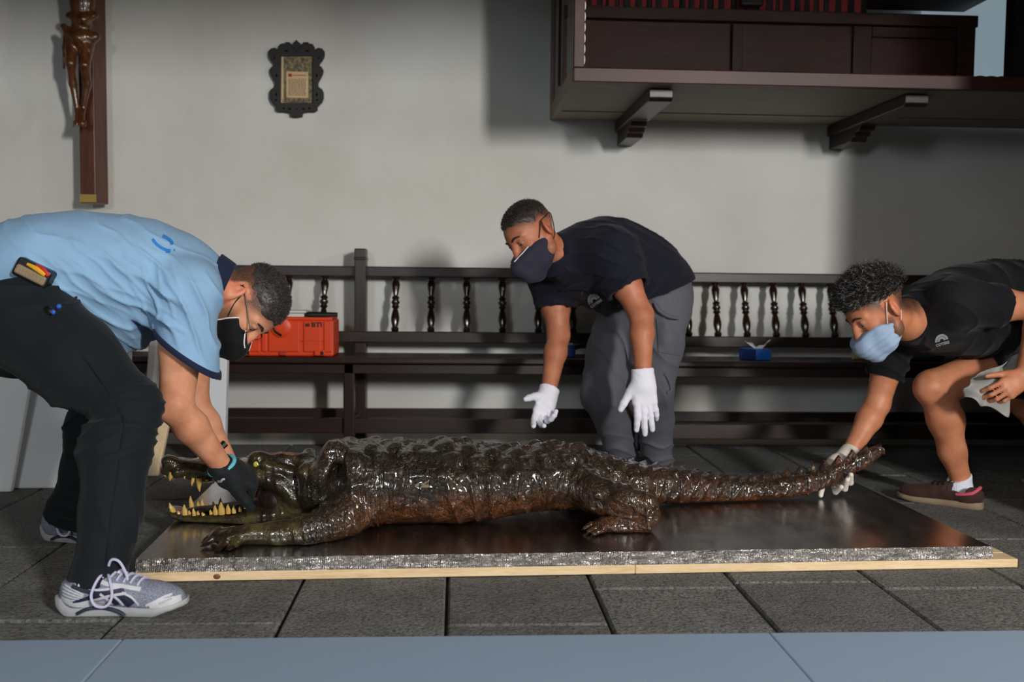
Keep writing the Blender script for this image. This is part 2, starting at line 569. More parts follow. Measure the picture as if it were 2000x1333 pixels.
mt['foam_edge'] = vary('white_foam_edge', srgb(226, 232, 238), 0.6, 5, 0.03, 0.1, 300)
mt['foam_mat'] = vary('grey_foam_mat', srgb(146, 166, 190), 0.75, 3, 0.05, 0.25, 260)
fo = M('foil_top', srgb(150, 148, 148), 0.24, metal=1.0)
fo.color(fo.mix(fo.noise(3, 4, (1, 1, 1)), srgb(158, 154, 153), srgb(194, 192, 192)))
fo.roughn(fo.ramp(fo.noise(14, 4, (1, 0.3, 1)), [(0.3, fo.f(0.17)), (0.8, fo.f(0.33))]))
fo.bump(fo.noise(7, 3), 0.05, 0.02); fo.bump(fo.noise(90, 2, (1, 1, 1)), 0.05, 0.002)
mt['foil'] = fo.m
fs = M('foil_side', srgb(214, 210, 208), 0.3, metal=1.0)
fs.bump(fs.noise(26, 4, (0.6, 1, 2.4), 0.6, 1.5), 0.9, 0.03); fs.bump(fs.wave(55, (1, 1, 1), 1.0), 0.35, 0.003)
mt['foil_side'] = fs.m
def fabric(name, c, rough=0.85, weave=700, bump=0.2, amt=0.12, sheen=0.06):
    m = M(name, c, rough, sheen=sheen, spec=0.25)
    lo = tuple(v * (1 - amt) for v in c[:3]) + (1,); hi = tuple(min(1, v * (1 + amt)) for v in c[:3]) + (1,)
    m.color(m.mix(m.noise(14, 4), lo, hi))
    m.bump(m.noise(weave, 2), bump, 0.0015); m.bump(m.noise(28, 3), 0.12, 0.01)
    return m.m
mt['blue_shirt'] = fabric('pale_blue_knit', srgb(138, 176, 210), 0.8)
mt['navy'] = fabric('navy_knit', srgb(26, 36, 62), 0.85)
mt['navy_dark'] = fabric('dark_navy_knit', srgb(19, 22, 35), 0.85)
mt['black_shirt'] = fabric('black_knit', srgb(14, 15, 20), 0.85)
mt['denim'] = fabric('dark_work_trousers', srgb(17, 25, 30), 0.85, 500, 0.3, 0.25)
mt['grey_trousers'] = fabric('grey_work_trousers', srgb(92, 93, 102), 0.85, 500, 0.25)
mt['shorts'] = fabric('black_shorts', srgb(18, 19, 24), 0.85)
mt['white_glove'] = fabric('white_cotton', srgb(226, 226, 238), 0.8, 600, 0.2, 0.03)
mt['latex'] = vary('pale_glove', srgb(214, 206, 196), 0.55, 10, 0.05)
mt['black_glove'] = fabric('black_glove', srgb(26, 29, 33), 0.75, 500, 0.3)
mt['teal'] = vary('teal_cuff', srgb(96, 186, 200), 0.7)
mt['black_mask'] = fabric('black_mask', srgb(16, 16, 18), 0.8)
mt['navy_mask'] = fabric('slate_mask', srgb(44, 42, 58), 0.8)
mt['blue_mask'] = fabric('pale_blue_mask', srgb(146, 168, 196), 0.8, 500, 0.15)
mt['white_edge'] = vary('white_edge', srgb(220, 218, 220), 0.7)
mt['strap'] = vary('black_strap', srgb(14, 14, 16), 0.7)
mt['strap_white'] = vary('white_strap', srgb(220, 205, 190), 0.7)
def skin(name, c, hairy=srgb(50, 38, 32)):
    m = M(name, c, 0.48, spec=0.4)
    lo = (c[0] * 0.8, c[1] * 0.68, c[2] * 0.62, 1); hi = tuple(min(1, v * 1.12) for v in c[:3]) + (1,)
    k = m.mix(m.ramp(m.noise(16, 5), [(0.3, m.f(0)), (0.7, m.f(1))]), lo, hi)
    st = m.math('MULTIPLY', m.attr('stubble'), m.ramp(m.noise(420, 2), [(0.35, m.f(0.78)), (0.6, m.f(1))]))
    k = m.mix(st, k, hairy)
    k = m.mix(m.attr('pink'), k, (c[0] * 1.05, c[1] * 0.62, c[2] * 0.6, 1))
    m.color(k)
    m.b.inputs['Subsurface Weight'].default_value = 0.0
    m.bump(m.noise(240, 3), 0.12, 0.0015); m.bump(m.noise(30, 3), 0.1, 0.006)
    return m.m
mt['skin1'] = skin('skin_fair', srgb(220, 158, 124))
mt['skin2'] = skin('skin_tanned', srgb(184, 119, 88))
mt['skin3'] = skin('skin_olive', srgb(198, 133, 98))
mt['hair_dark'] = vary('dark_brown_hair', srgb(50, 42, 38), 0.5, 40, 0.3)
q = M('greying_hair', srgb(66, 63, 62), 0.42); q.color(q.ramp(q.noise(75, 3, (1, 1, 1), 0.7), [(0.50, srgb(38, 35, 33)), (0.80, srgb(150, 148, 146))])); mt['hair_grey'] = q.m
mt['hair_salt'] = vary('dark_greying_hair', srgb(66, 60, 57), 0.5, 50, 0.4)
mt['eye_white'] = vary('eye_white', srgb(128, 114, 106), 0.25)
mt['iris'] = vary('iris', srgb(34, 22, 16), 0.15)
mt['metal_dark'] = vary('dark_metal', srgb(50, 48, 46), 0.3, metal=0.7)
g_ = M('clear_glass', (1, 1, 1, 1), 0.02); g_.b.inputs['Transmission Weight'].default_value = 1.0; g_.b.inputs['IOR'].default_value = 1.0
mt['lens'] = g_.m
mt['shoe_grey'] = M('shoe_mesh', srgb(150, 156, 172), 0.75)
q = mt['shoe_grey']; q.color(q.mix(q.ramp(q.vor(420), [(0.05, q.f(0)), (0.3, q.f(1))]), srgb(92, 98, 118), srgb(176, 182, 198))); q.bump(q.vor(420), 0.4, 0.002); mt['shoe_grey'] = q.m
mt['shoe_white'] = vary('shoe_white', srgb(198, 200, 206), 0.55, 30, 0.08)
mt['shoe_navy'] = vary('shoe_navy', srgb(34, 40, 62), 0.5)
mt['shoe_sole'] = vary('shoe_sole', srgb(172, 174, 178), 0.65, 30, 0.18)
mt['lace'] = fabric('lilac_lace', srgb(196, 194, 222), 0.8, 400, 0.3, 0.05)
mt['shoe_brown'] = fabric('brown_canvas', srgb(62, 40, 36), 0.85, 500, 0.3)
mt['sole_tan'] = vary('tan_sole', srgb(138, 120, 96), 0.7, 30, 0.15)
mt['pink_lining'] = vary('pink_lining', srgb(206, 88, 104), 0.75)
mt['sock'] = fabric('white_sock', srgb(222, 226, 240), 0.85, 400, 0.3, 0.03)
mt['shoe_black'] = vary('black_shoe', srgb(18, 17, 18), 0.5)
mt['orange'] = vary('orange_plastic', srgb(226, 70, 26), 0.42, 12, 0.05)
mt['orange_dark'] = vary('orange_plastic_dark', srgb(178, 48, 16), 0.5, 12, 0.05)
mt['black_plastic'] = vary('black_plastic', srgb(18, 18, 20), 0.4)
mt['white_plastic'] = vary('white_plastic', srgb(214, 214, 208), 0.5)
mt['blue_card'] = vary('blue_card', srgb(28, 98, 196), 0.55)
mt['blue_dark'] = vary('blue_card_end', srgb(16, 50, 110), 0.55)
mt['tissue'] = vary('white_tissue', srgb(224, 228, 232), 0.8)
mt['rag'] = vary('grey_white_rag', srgb(158, 156, 152), 0.9)
mt['cream'] = vary('cream_tube', srgb(206, 186, 148), 0.6)
mt['bore_shade'] = vary('hollow_shade', srgb(22, 18, 14), 0.9)
mt['teal_cloth'] = fabric('dark_teal_cloth', srgb(30, 66, 70), 0.9)
mt['paper'] = vary('aged_paper', srgb(196, 168, 128), 0.8, 40, 0.1)
mt['paper_dark'] = M('engraved_print', srgb(104, 98, 76), 0.8)
q = mt['paper_dark']; q.color(q.ramp(q.noise(60, 6, (1, 1, 1), 0.7), [(0.35, srgb(48, 44, 34)), (0.55, srgb(122, 112, 84)), (0.7, srgb(170, 156, 120))])); mt['paper_dark'] = q.m
mt['ink'] = vary('print_ink', srgb(86, 70, 54), 0.85)
mt['red_ink'] = vary('red_ink', srgb(150, 44, 30), 0.85)
mt['red_cloth'] = vary('red_textile', srgb(150, 44, 48), 0.8)
mt['logo_white'] = vary('white_print', srgb(190, 192, 200), 0.8)
mt['logo_blue'] = vary('blue_print', srgb(40, 128, 205), 0.8)
mt['red_print'] = vary('red_print', srgb(170, 44, 50), 0.8)
mt['pouch_tan'] = vary('tan_rubber', srgb(146, 128, 100), 0.6, 40, 0.15)
mt['yellow'] = vary('yellow_piece', srgb(232, 176, 40), 0.45)
mt['red'] = vary('red_piece', srgb(196, 40, 36), 0.45)
mt['tooth'] = vary('old_tooth', srgb(214, 178, 96), 0.3, 60, 0.25, coat=0.3)
mt['croc_eye'] = vary('croc_eye', srgb(198, 190, 70), 0.08, 60, 0.2, coat=1.0)
mt['black'] = vary('pupil_black', srgb(6, 6, 6), 0.2)
mt['claw'] = vary('claw', srgb(30, 24, 18), 0.25, coat=0.4)
cr = M('varnished_hide', srgb(50, 36, 22), 0.22, coat=1.0)
base = cr.mix(cr.attr('belly'), srgb(56, 46, 32), srgb(122, 70, 33))
base = cr.mix(cr.attr('red'), base, srgb(96, 40, 22))
base = cr.mix(cr.attr('olive'), base, srgb(88, 80, 48))
base = cr.mix(cr.ramp(cr.noise(22, 6, (1, 1, 1), 0.7), [(0.38, cr.f(0.8)), (0.66, cr.f(0))]), base, srgb(22, 17, 11))
cr.color(base)
rs_ = cr.attr('relief')
vs = cr.ramp(cr.vor(72), [(0.0, cr.f(0)), (0.14, cr.f(1))])
cr.bump(vs, cr.math('MULTIPLY', rs_, 0.5), 0.006)
cr.bump(cr.noise(34, 4, (1.6, 1, 0.5), 0.6, 1.5), cr.math('MULTIPLY', rs_, 0.8), 0.018)
cr.bump(cr.noise(150, 2), 0.18, 0.003)
cr.roughn(cr.ramp(cr.noise(18, 4), [(0.3, cr.f(0.13)), (0.75, cr.f(0.28))]))
mt['croc'] = cr.m
mm = M('dark_mouth', srgb(34, 22, 15), 0.5); mm.bump(mm.noise(30, 3), 0.4, 0.01); mt['mouth'] = mm.m
pg = M('case_glass', (1, 1, 1, 1), 0.03)
pg.b.inputs['Transmission Weight'].default_value = 1.0; pg.b.inputs['IOR'].default_value = 1.12
mt['case_glass'] = pg.m
em = M('glowing_panel', srgb(150, 170, 180), 0.5)
em.b.inputs['Emission Color'].default_value = srgb(176, 200, 212); em.b.inputs['Emission Strength'].default_value = 0.42  # emission stands in for brightness seen through the case, no window behind
mt['glow_panel'] = em.m
# ------------------------------------------------------------------ setting
WALL = 4.9
def wall_mesh(name, x0, x1, z0, z1, y, amp=0.006):
    nx, nz = int((x1 - x0) / 0.08), int((z1 - z0) / 0.08)
    V = []; F = []
    for j in range(nz + 1):
        for i in range(nx + 1):
            V.append((x0 + (x1 - x0) * i / nx, y, z0 + (z1 - z0) * j / nz))
    V = np.array(V); V[:, 1] += amp * fbm(V * 1.7, 3, 3)
    for j in range(nz):
        for i in range(nx):
            a = j * (nx + 1) + i
            F.append((a, a + 1, a + nx + 2, a + nx + 1))
    return mesh_np(name, V, np.array(F))
struct('wall_back', wall_mesh('wall_back', -4.0, 3.4, -0.05, 3.3, WALL), mt['wall'])
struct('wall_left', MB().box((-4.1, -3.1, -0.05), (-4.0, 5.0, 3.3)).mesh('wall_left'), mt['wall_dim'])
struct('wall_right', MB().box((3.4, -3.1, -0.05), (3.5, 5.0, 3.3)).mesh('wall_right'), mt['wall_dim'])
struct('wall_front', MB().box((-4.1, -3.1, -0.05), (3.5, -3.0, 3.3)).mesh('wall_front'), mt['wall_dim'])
struct('ceiling', MB().box((-4.1, -3.1, 3.3), (3.5, 5.0, 3.4)).mesh('ceiling'), mt['dark_wood'])
# unseen pier, inferred from its shadow edge; it stands just right of the picture and shades the end of the wall
struct('trim_1', MB().box((2.12, 2.75, 0.0), (3.4, 3.0, 3.3)).mesh('trim_1'), mt['wall'])
# an unseen beam added across the room to shade the top of the wall
struct('shade_beam', MB().box((-4.0, 1.85, 2.08), (3.4, 2.1, 3.3)).mesh('shade_beam'), mt['wall_dim'])
floor = struct('floor', MB().box((-4.0, -3.0, -0.06), (3.4, 4.9, -0.014)).mesh('floor'), mt['mortar'])
def slab_mesh(w, l, v):
    b = MB(); g = 0.004
    b.box((g, g, -0.05), (w - g, l - g, 0))
    me = b.mesh('slab', bevel=0.005, segs=1)
    return me
rs = random.Random(11)
xw = 0.3905; x = -0.409 - xw * 7
cols = 16
for c in range(cols):
    x0 = x + c * xw
    y = 0.75 - rs.random() * 0.6
    while y < 4.88:
        l = rs.choice([0.52, 0.66, 0.78, 0.9])
        l = min(l, 4.9 - y)
        if l > 0.08:
            o = link('slab', slab_mesh(xw, l, 0), mt['slab'], floor)
            o.location = (x0, y, rs.uniform(-0.0025, 0.0))
        y += l

# grey foam mats lying in the foreground
def mat_px(pts_back, label):
    b = MB()
    (xa, xb) = pts_back
    ya = G(1000, 1241, 0.012).y
    V = [(xa, 0.9, 0.0), (xb, 0.9, 0.0), (xb, ya, 0.0), (xa, ya, 0.0)]
    b.prism(V[::1], (0, 0, 0.012))
    o = b.build('foam_mat', mt['foam_mat'], bevel=0.004)
    tag(o, label, 'foam mat', 'foam mats on the stone floor')
    return o
e1 = G(245, 1243, .012).x; e2 = G(1508, 1243, .012).x
mat_px((-2.2, e1 - 0.0006), 'grey foam mat on the stone floor below the grey running shoe')
mat_px((e1 + 0.0006, e2 - 0.0006), 'long grey foam mat along the bottom, in front of the foil covered board')
mat_px((e2 + 0.0006, 2.4), 'grey foam mat on the floor past the second seam, nearest the brown shoe')

# ------------------------------------------------------------------ timber base with foil covered board
FL = G(262, 1139); FR = G(1988, 1110)
TB = 0.026; TF = 0.058
ex = (FR - FL); LB = ex.length; ex.normalize(); ey = Vector((-ex.y, ex.x, 0))
WB = 1.14
def bp(u, v, z): return FL + ex * u + ey * v + Vector((0, 0, z))
base = thing('timber_base', bp(LB/2, WB/2, 0), 'flat base of pale pine battens on the floor under the foil covered board', 'timber base')
def batten(u0, u1, v0, v1, mat='pine'):
    b = MB(); b.hexa([bp(u0, v0, .001), bp(u1, v0, .001), bp(u1, v1, .001), bp(u0, v1, .001), bp(u0, v0, TB), bp(u1, v0, TB), bp(u1, v1, TB), bp(u0, v1, TB)])
    return b.build('batten', mt[mat], base, bevel=0.002, segs=1)
uj = (G(1240, 1122) - FL).dot(ex)
batten(0, uj, 0, 0.07); batten(uj + 0.001, LB, 0, 0.07)
batten(0, LB, WB - 0.07, WB); batten(0, 0.07, 0.072, WB - 0.072); batten(LB - 0.07, LB, 0.072, WB - 0.072)
batten(LB / 2 - .04, LB / 2 + .04, 0.072, WB - 0.072)
kb = MB(); p = G(424, 1127, .012); kb.sphere(bp((p - FL).dot(ex), 0.0, 0.013), (0.010, 0.003, 0.007)); kb.build('knot', mt['knot'], base, smooth=True)
u_end = (G(1957, 1100, TB) - FL).dot(ex)
board = thing('insulation_board', bp(LB/2, WB/2, TB), 'rigid board wrapped in dark shiny foil, carrying the crocodile', 'board')
def slab_uv(name, u0, u1, v0, v1, z0, z1, nu, nv, mat, amp, parent):
    V = []; F = []
    for j in range(nv + 1):
        for i in range(nu + 1):
            V.append(bp(u0 + (u1-u0)*i/nu, v0 + (v1-v0)*j/nv, z1))
    V = np.array(V); V[:, 2] += amp * fbm(V * np.array([5, 7, 1]), 21, 3)
    for j in range(nv):
        for i in range(nu):
            a = j*(nu+1)+i; F.append((a, a+1, a+nu+2, a+nu+1))
    return link(name, mesh_np(name, V, np.array(F)), mat, parent)
V0 = 0.022
slab_uv('foil_sheet', -0.0, u_end, V0, WB - 0.005, TB, TF, 120, 60, mt['foil'], 0.0006, board)
bb = MB(); bb.hexa([bp(0.0, V0 + .004, TB), bp(u_end, V0 + .004, TB), bp(u_end, WB - .007, TB), bp(0, WB - .007, TB), bp(0, V0 + .004, TF - .002), bp(u_end, V0 + .004, TF - .002), bp(u_end, WB - .007, TF - .002), bp(0, WB - .007, TF - .002)])
bb.build('core', mt['foil_side'], board)
# crumpled foil tape along the front edge
V = []; F = []; nu, nv = 500, 10
for j in range(nv + 1):
    for i in range(nu + 1):
        V.append(bp(u_end * i / nu, V0 - 0.001 - 0.012 * (1 - j / nv), TB + 0.0005 + (TF - TB + 0.0005) * j / nv))
V = np.array(V)
V[:, 1] -= 0.0045 * np.clip(fbm(V * np.array([60, 1, 45]), 31, 3) + 1.2 * folds(V, (1, 0, 1.2), 90, 14, 2, 4), -1, 1.4)
for j in range(nv):
    for i in range(nu):
        a = j*(nu+1)+i; F.append((a, a+1, a+nu+2, a+nu+1))
link('foil_tape', mesh_np('foil_tape', V, np.array(F)), mt['foil_side'], board)
# flat strip of foil lapping onto the batten
lp = MB(); lp.hexa([bp(0, 0.003, TB), bp(u_end - .02, 0.003, TB), bp(u_end - .02, V0, TB), bp(0, V0, TB), bp(0, 0.003, TB + .0012), bp(u_end - .02, 0.003, TB + .0012), bp(u_end - .02, V0, TB + .0012), bp(0, V0, TB + .0012)])
lp.build('foil_flap', mt['foil_side'], board)

# ------------------------------------------------------------------ benches
def baluster_mesh(h):
    k = math.hypot(h, .083) / 0.255
    pr = [(.012,0),(.017,.004),(.017,.016),(.012,.02),(.014,.028),(.019,.05),(.0195,.065),(.015,.09),(.0105,.105),(.017,.112),(.017,.118),(.012,.122),
          (.019,.132),(.019,.14),(.012,.148),(.017,.153),(.017,.159),(.0105,.166),(.013,.18),(.018,.205),(.019,.222),(.014,.236),(.012,.24),(.018,.244),(.018,.254),(.012,.2555)]
    b = MB(); b.lathe([(r * 1.05, z * k) for r, z in pr], (0, 0, 0), 14)
    return b.mesh('baluster', smooth=True)
def bench(x0, x1, xposts, xbal, dz, label, legs_front, yb=4.80, yf=4.42, seat_h=0.465):
    t = thing('bench', ((x0 + x1) / 2, (yb + yf) / 2, 0), label, 'bench', 'dark benches along the wall')
    g = mt['dark_wood']; gz = mt['dark_wood_z']
    bal_lo, bal_hi = 0.566 + dz, 0.822 + dz
    b = MB(); b.box((x0, yb - .02, bal_hi), (x1, yb + .025, 0.872 + dz)); b.build('top_rail', g, t, bevel=0.006)
    b = MB(); b.box((x0, yb - .10, 0.514 + dz), (x1, yb - .065, bal_lo)); b.build('back_rail', g, t, bevel=0.004)
    b = MB(); b.box((x0, yf, seat_h - .03 + dz * .6), (x1, yb - 0.08, seat_h + dz * .6)); b.build('seat', g, t, bevel=0.008)
    b = MB(); b.box((x0 + .02, yf + .03, seat_h - .075 + dz * .6), (x1 - .02, yf + .055, seat_h - .031 + dz * .6)); b.build('apron', g, t, bevel=0.003)
    b = MB(); b.box((x0, yb - .02, 0.142 + dz), (x1, yb + .012, 0.19 + dz)); b.build('lower_rail', g, t, bevel=0.004)
    b = MB(); b.box((x0, yf + .05, 0.118 + dz*2), (x1, yf + .085, 0.186 + dz*2)); b.build('foot_rail', g, t, bevel=0.004)
    for xp in xposts:
        b = MB(); b.box((xp - .027, yb - .075, 0), (xp + .027, yb + .028, 0.955 + dz))
        b.box((xp - .03, yb - .078, 0.90 + dz), (xp + .03, yb + .031, 0.915 + dz)); b.build('back_post', gz, t, bevel=0.005)
    for xl in legs_front:
        b = MB(); b.box((xl - .024, yf + .03, 0), (xl + .024, yf + .085, seat_h - .03 + dz * .6)); b.build('front_leg', gz, t, bevel=0.005)
        b = MB(); b.box((xl - .02, yf + .085, 0.13 + dz*2), (xl + .02, yb - .02, 0.18 + dz*2)); b.build('side_rail', g, t, bevel=0.004)
    me = baluster_mesh(bal_hi - bal_lo)
    for xx in xbal:
        o = link('baluster', me, mt['turned_wood'], t); o.location = (xx, yb - .083, bal_lo); o.rotation_euler = (-math.atan2(.083, bal_hi - bal_lo), 0, 0)
    return t
bx = lambda p, y=600, Y=4.8: P(p, y, Y).x
pl = [bx(135), bx(706)]
bl1 = [bx(565 - 69 * i) for i in range(0, 6)] + [bx(635)] + [bx(p) for p in (773.5, 842.5, 911.5, 980.5, 1049.5, 1117, 1185)]
bench(bx(100), bx(1262), pl + [bx(1245)], bl1, 0.0, 'long dark wooden bench with turned spindles, the red toolbox standing on it', [bx(150, 800, 4.45), bx(681, 800, 4.45), bx(1230, 800, 4.45)])
bl2 = [bx(1339 + 56.2 * i) for i in range(13)]
bench(bx(1283), bx(2130), [bx(1292), bx(2110)], bl2, -0.012, 'dark wooden bench with closely set spindles, the blue tissue box standing on it', [bx(1305, 800, 4.45), bx(2120, 800, 4.45)])

# ------------------------------------------------------------------ red tool case on the bench
def toolbox():
    Yf = 4.45
    a = P(466, 698, Yf); c = P(651, 628, Yf)
    x0, x1 = a.x, c.x; z0 = 0.466; z1 = c.z + 0.004; D = 0.22
    t = thing('toolbox', ((x0+x1)/2, Yf + D/2, z0), 'bright orange-red plastic tool case standing on the long bench', 'tool box')
    w = x1 - x0; h = z1 - z0
    b = MB(); b.box((x0, Yf + .006, z0), (x1, Yf + D, z1)); b.build('body', mt['orange'], t, bevel=0.008)
    # raised front fields with recessed grooves between them
    for u0, u1, m in ((0.005, .225, 'orange'), (.245, .30, 'orange'), (.315, .64, 'orange'), (.685, .872, 'orange'), (.90, .985, 'orange')):
        b = MB(); b.box((x0 + w*u0, Yf - .004, z0 + .02), (x0 + w*u1, Yf + .02, z1 - .004)); b.build('front_panel', mt[m], t, bevel=0.004)
    for u0, u1 in ((.0, .24), (.66, .9)):
        b = MB(); b.box((x0 + w*u0, Yf - .0045, z0 + h*.42), (x0 + w*u1, Yf + .02, z0 + h*.43)); b.build('groove_shade', mt['orange_dark'], t)  # groove is a darker strip on the panel, its shade put in the colour
    for u in (.02, .80):
        b = MB(); b.box((x0 + w*u, Yf - .012, z0 + .004), (x0 + w*(u+.11), Yf + .01, z0 + .03)); b.build('foot_clip', mt['orange'], t, bevel=.005)
        b = MB(); b.box((x0 + w*(u+.065), Yf - .013, z0 + .008), (x0 + w*(u+.10), Yf - .011, z0 + .024)); b.build('clip_slot', mt['black_plastic'], t)
    b = MB(); b.box((x0 + w*.43, Yf - .006, z0 + .004), (x0 + w*.5, Yf + .01, z0 + .02)); b.build('lock_tab', mt['orange_dark'], t, bevel=.003)
    # round turn latch
    c0 = Vector((x0 + w*.45, Yf - .004, z0 + h*.80))
    b = MB(); b.lathe([(.045, 0), (.045, .006), (.04, .009), (.012, .010)], c0, 28, (0, -1, 0)); b.build('latch', mt['orange'], t, smooth=True)
    b = MB(); b.tube([c0 + Vector((-.03, -.012, .0)), c0 + Vector((-.02, -.013, -.02)), c0 + Vector((.005, -.013, -.036))], .005, 6, smooth=4); b.build('latch_grip', mt['black_plastic'], t, smooth=True)
    V, F = text_tris('BTI', 0.028, 0.0012)
    o = MB(); o.add([(x0 + w*.825 + v.x * 1.2, Yf - .0046, z1 - .021 + v.y) for v in V], F)
    q = x0 + w * .705
    for i in range(3):
        o.box((q + i*.007, Yf - .0052, z1 - .029), (q + i*.007 + .005, Yf - .0042, z1 - .013))
    o.box((q, Yf - .0052, z1 - .0225), (q + .019, Yf - .0042, z1 - .0195))
    o.build('lettering', mt['black_plastic'], t)
    # lid top
    b = MB(); b.box((x0 + .006, Yf + .012, z1), (x1 - .006, Yf + D - .006, z1 + .012)); b.build('lid', mt['orange'], t, bevel=.004)
    zt = z1 + .0125
    k = thing('black_tool', (x1 - .06, Yf + .06, zt), 'flat black tool lying on top of the tool case', 'tool')
    b = MB(); b.tube([(x0 + w*.70, Yf + .04, zt + .012), (x0 + w*.78, Yf + .045, zt + .012), (x1 + .012, Yf + .06, zt + .011)], [.009, .013, .012, .010], 8, smooth=4); b.build('grip', mt['black_plastic'], k, smooth=True)
    b = MB(); b.box((x0 + w*.66, Yf + .034, zt + .004), (x0 + w*.705, Yf + .046, zt + .014)); b.build('blade', mt['metal_dark'], k)
    k = thing('white_tray', (x0 + w*.4, Yf + .1, zt), 'white plastic tray on the tool case behind the bowed head', 'tray')
    b = MB(); b.box((x0 + w*.12, Yf + .03, zt), (x0 + w*.68, Yf + .18, zt + .016)); b.build('tray', mt['white_plastic'], k, bevel=.004)
    b = MB(); b.box((x0 + w*.14, Yf + .035, zt + .018), (x0 + w*.70, Yf + .17, zt + .028)); b.build('lid', mt['white_plastic'], k, bevel=.003)
toolbox()

# ------------------------------------------------------------------ things on the far bench
def tissue():
    Y = 4.48; a = P(1456, 708, Y); c = P(1507, 690, Y); z0 = .459
    t = thing('tissue_box', ((a.x+c.x)/2, Y + .05, z0), 'small blue tissue box with a white tissue sticking out, on the bench', 'tissue box')
    xm = P(1475, 700, Y).x
    b = MB(); V = [(a.x, Y + .05, z0), (xm, Y - .01, z0), (c.x, Y + .004, z0), (c.x - .02, Y + .12, z0), (a.x + .004, Y + .12, z0)]
    b.prism(V, (0, 0, .05)); b.build('box', mt['blue_card'], t, bevel=.002)
    b = MB(); b.prism([(a.x - .0008, Y + .0495, z0 + .001), (xm - .0008, Y - .0105, z0 + .001), (xm - .0008, Y - .0105, z0 + .049), (a.x - .0008, Y + .0495, z0 + .049)], (.001, .001, 0)); b.build('end_panel', mt['blue_dark'], t)
    V = []; F = []
    m = ((a.x + c.x) / 2 + .012, Y + .04, z0 + .05); nu, nv = 16, 10
    for j in range(nv + 1):
        for i in range(nu + 1):
            u = i/nu*2 - 1; v = j/nv
            V.append((m[0] + u*(.012 + .05*v), m[1] + .012*math.sin(u*7 + v*2)*(.4+v) + .01*v, m[2] - .003 + v*(.012 + .03*abs(u)**1.3) + .004*math.sin(u*9)))
    for j in range(nv):
        for i in range(nu):
            q = j*(nu+1)+i; F.append((q, q+1, q+nu+2, q+nu+1))
    me = mesh_np('tissue', V, np.array(F)); o = link('tissue', me, mt['tissue'], t)
    so = o.modifiers.new('s', 'SOLIDIFY'); so.thickness = .001
tissue()
def tube_roll():
    Y = 4.55; a = P(1666, 692, Y); z = .459 + .021
    t = thing('cardboard_tube', (a.x + .2, Y, .459), 'cream cardboard tube lying on the bench behind the curly head', 'tube')
    b = MB(); L = .17; n = 24; V = []; F = []
    for r, s in ((.021, 0), (.021, L), (.015, L), (.015, 0)):
        for k in range(n):
            w = 2*math.pi*k/n; V.append((a.x + s, Y + r*math.cos(w) + s*.06, z + r*math.sin(w)))
    for j in range(4):
        for k in range(n):
            F.append((j*n+k, j*n+(k+1) % n, ((j+1) % 4)*n+(k+1) % n, ((j+1) % 4)*n+k))
    b.add(V, F); b.build('tube', mt['cream'], t, smooth=True)
    b = MB(); b.lathe([(.0148, 0), (.0148, .002)], (a.x + .02, Y, z), 20, (1, .06, 0)); b.build('hollow', mt['bore_shade'], t)  # dark disc set in the bore to paint its inner shade
tube_roll()
def cloth_heap():
    Y = 4.52; c = P(1800, 708, Y); s = Sculpt()
    c = np.array((c.x, Y + .03, .459 + .012))
    s.ell(c, (.11, .09, .018), k=.02); s.ell(c + (.05, -.03, .006), (.05, .05, .02), k=.02); s.ell(c + (-.05, .02, .005), (.05, .04, .018), k=.02)
    s.plane((0, 0, .4595), (0, 0, -1))
    o = link('cloth', s.mesh('cloth', .005, lambda V, N: .006 * folds(V, (1, .6, 0), 60, 9, 2, 3)), mt['teal_cloth'])
    tag(o, 'crumpled dark teal cloth on the bench beside the bare knee', 'cloth')
cloth_heap()
def tape_gun():
    Y = 4.5; a = P(1118, 688, Y); z = .4655
    t = thing('tape_dispenser', (a.x + .02, Y, z), 'blue and black hand tool on the bench between arm and grey trousers', 'tool')
    b = MB(); b.box((a.x - .018, Y - .02, z), (a.x + .012, Y + .03, z + .055)); b.build('body', mt['blue_card'], t, bevel=.006)
    b = MB(); b.tube([(a.x + .012, Y, z + .045), (a.x + .05, Y, z + .052), (a.x + .11, Y, z + .045)], .011, 8, smooth=4); b.build('handle', mt['black_plastic'], t, smooth=True)
    b = MB(); b.box((a.x + .1, Y - .015, z), (a.x + .13, Y + .015, z + .05)); b.build('foot', mt['black_plastic'], t, bevel=.004)
    b = MB(); b.box((a.x - .022, Y - .012, z + .0555), (a.x + .002, Y + .02, z + .064)); b.build('cap', mt['white_plastic'], t, bevel=.003)
tape_gun()

# ------------------------------------------------------------------ white foam boards and battens leaning at the left
def plank_px(name, corners, thick, mat, label, cat, grp=None, bev=.004):
    """corners: four world points of the near face, thickness pushed back along the face normal"""
    b = MB(); p = [Vector(c) for c in corners]
    n = (p[1] - p[0]).cross(p[3] - p[0]).normalized()
    if n.y < 0: n = -n
    b.prism(p, n * thick)
    o = b.build(name, mat, bevel=bev, segs=1)
    return tag(o, label, cat, grp)
def lean(pxl, pxr, ybot, ztop, lean_y, yaw=0.0):
    """near face of an upright panel: bottom edge on the floor between two pixels, top leaning back"""
    a = G(pxl, ybot, 0); Y = a.y
    c = P(pxr, ybot, Y); c.z = 0; c.y = Y + yaw; a.z = 0.0
    up = Vector((0, lean_y, ztop))
    return a, c, c + up, a + up
a, c, c2, a2 = lean(-140, 236, 957, .545, .10, 0.02)
for v in (a, c): v.z = 0.002
plank_px('foam_board', (a, c, c2, a2), .05, mt['foam'], 'big white foam board standing on edge behind the bent legs', 'foam board', 'white foam boards')
a, c, c2, a2 = lean(-150, 20, 963, .60, .07)
for v in (c2, a2): v.x += .085
c.z = a.z = .002
plank_px('foam_board', (a, c, c2, a2), .03, mt['foam_edge'], 'white foam board at the picture edge, leaning against the bigger one', 'foam board', 'white foam boards')
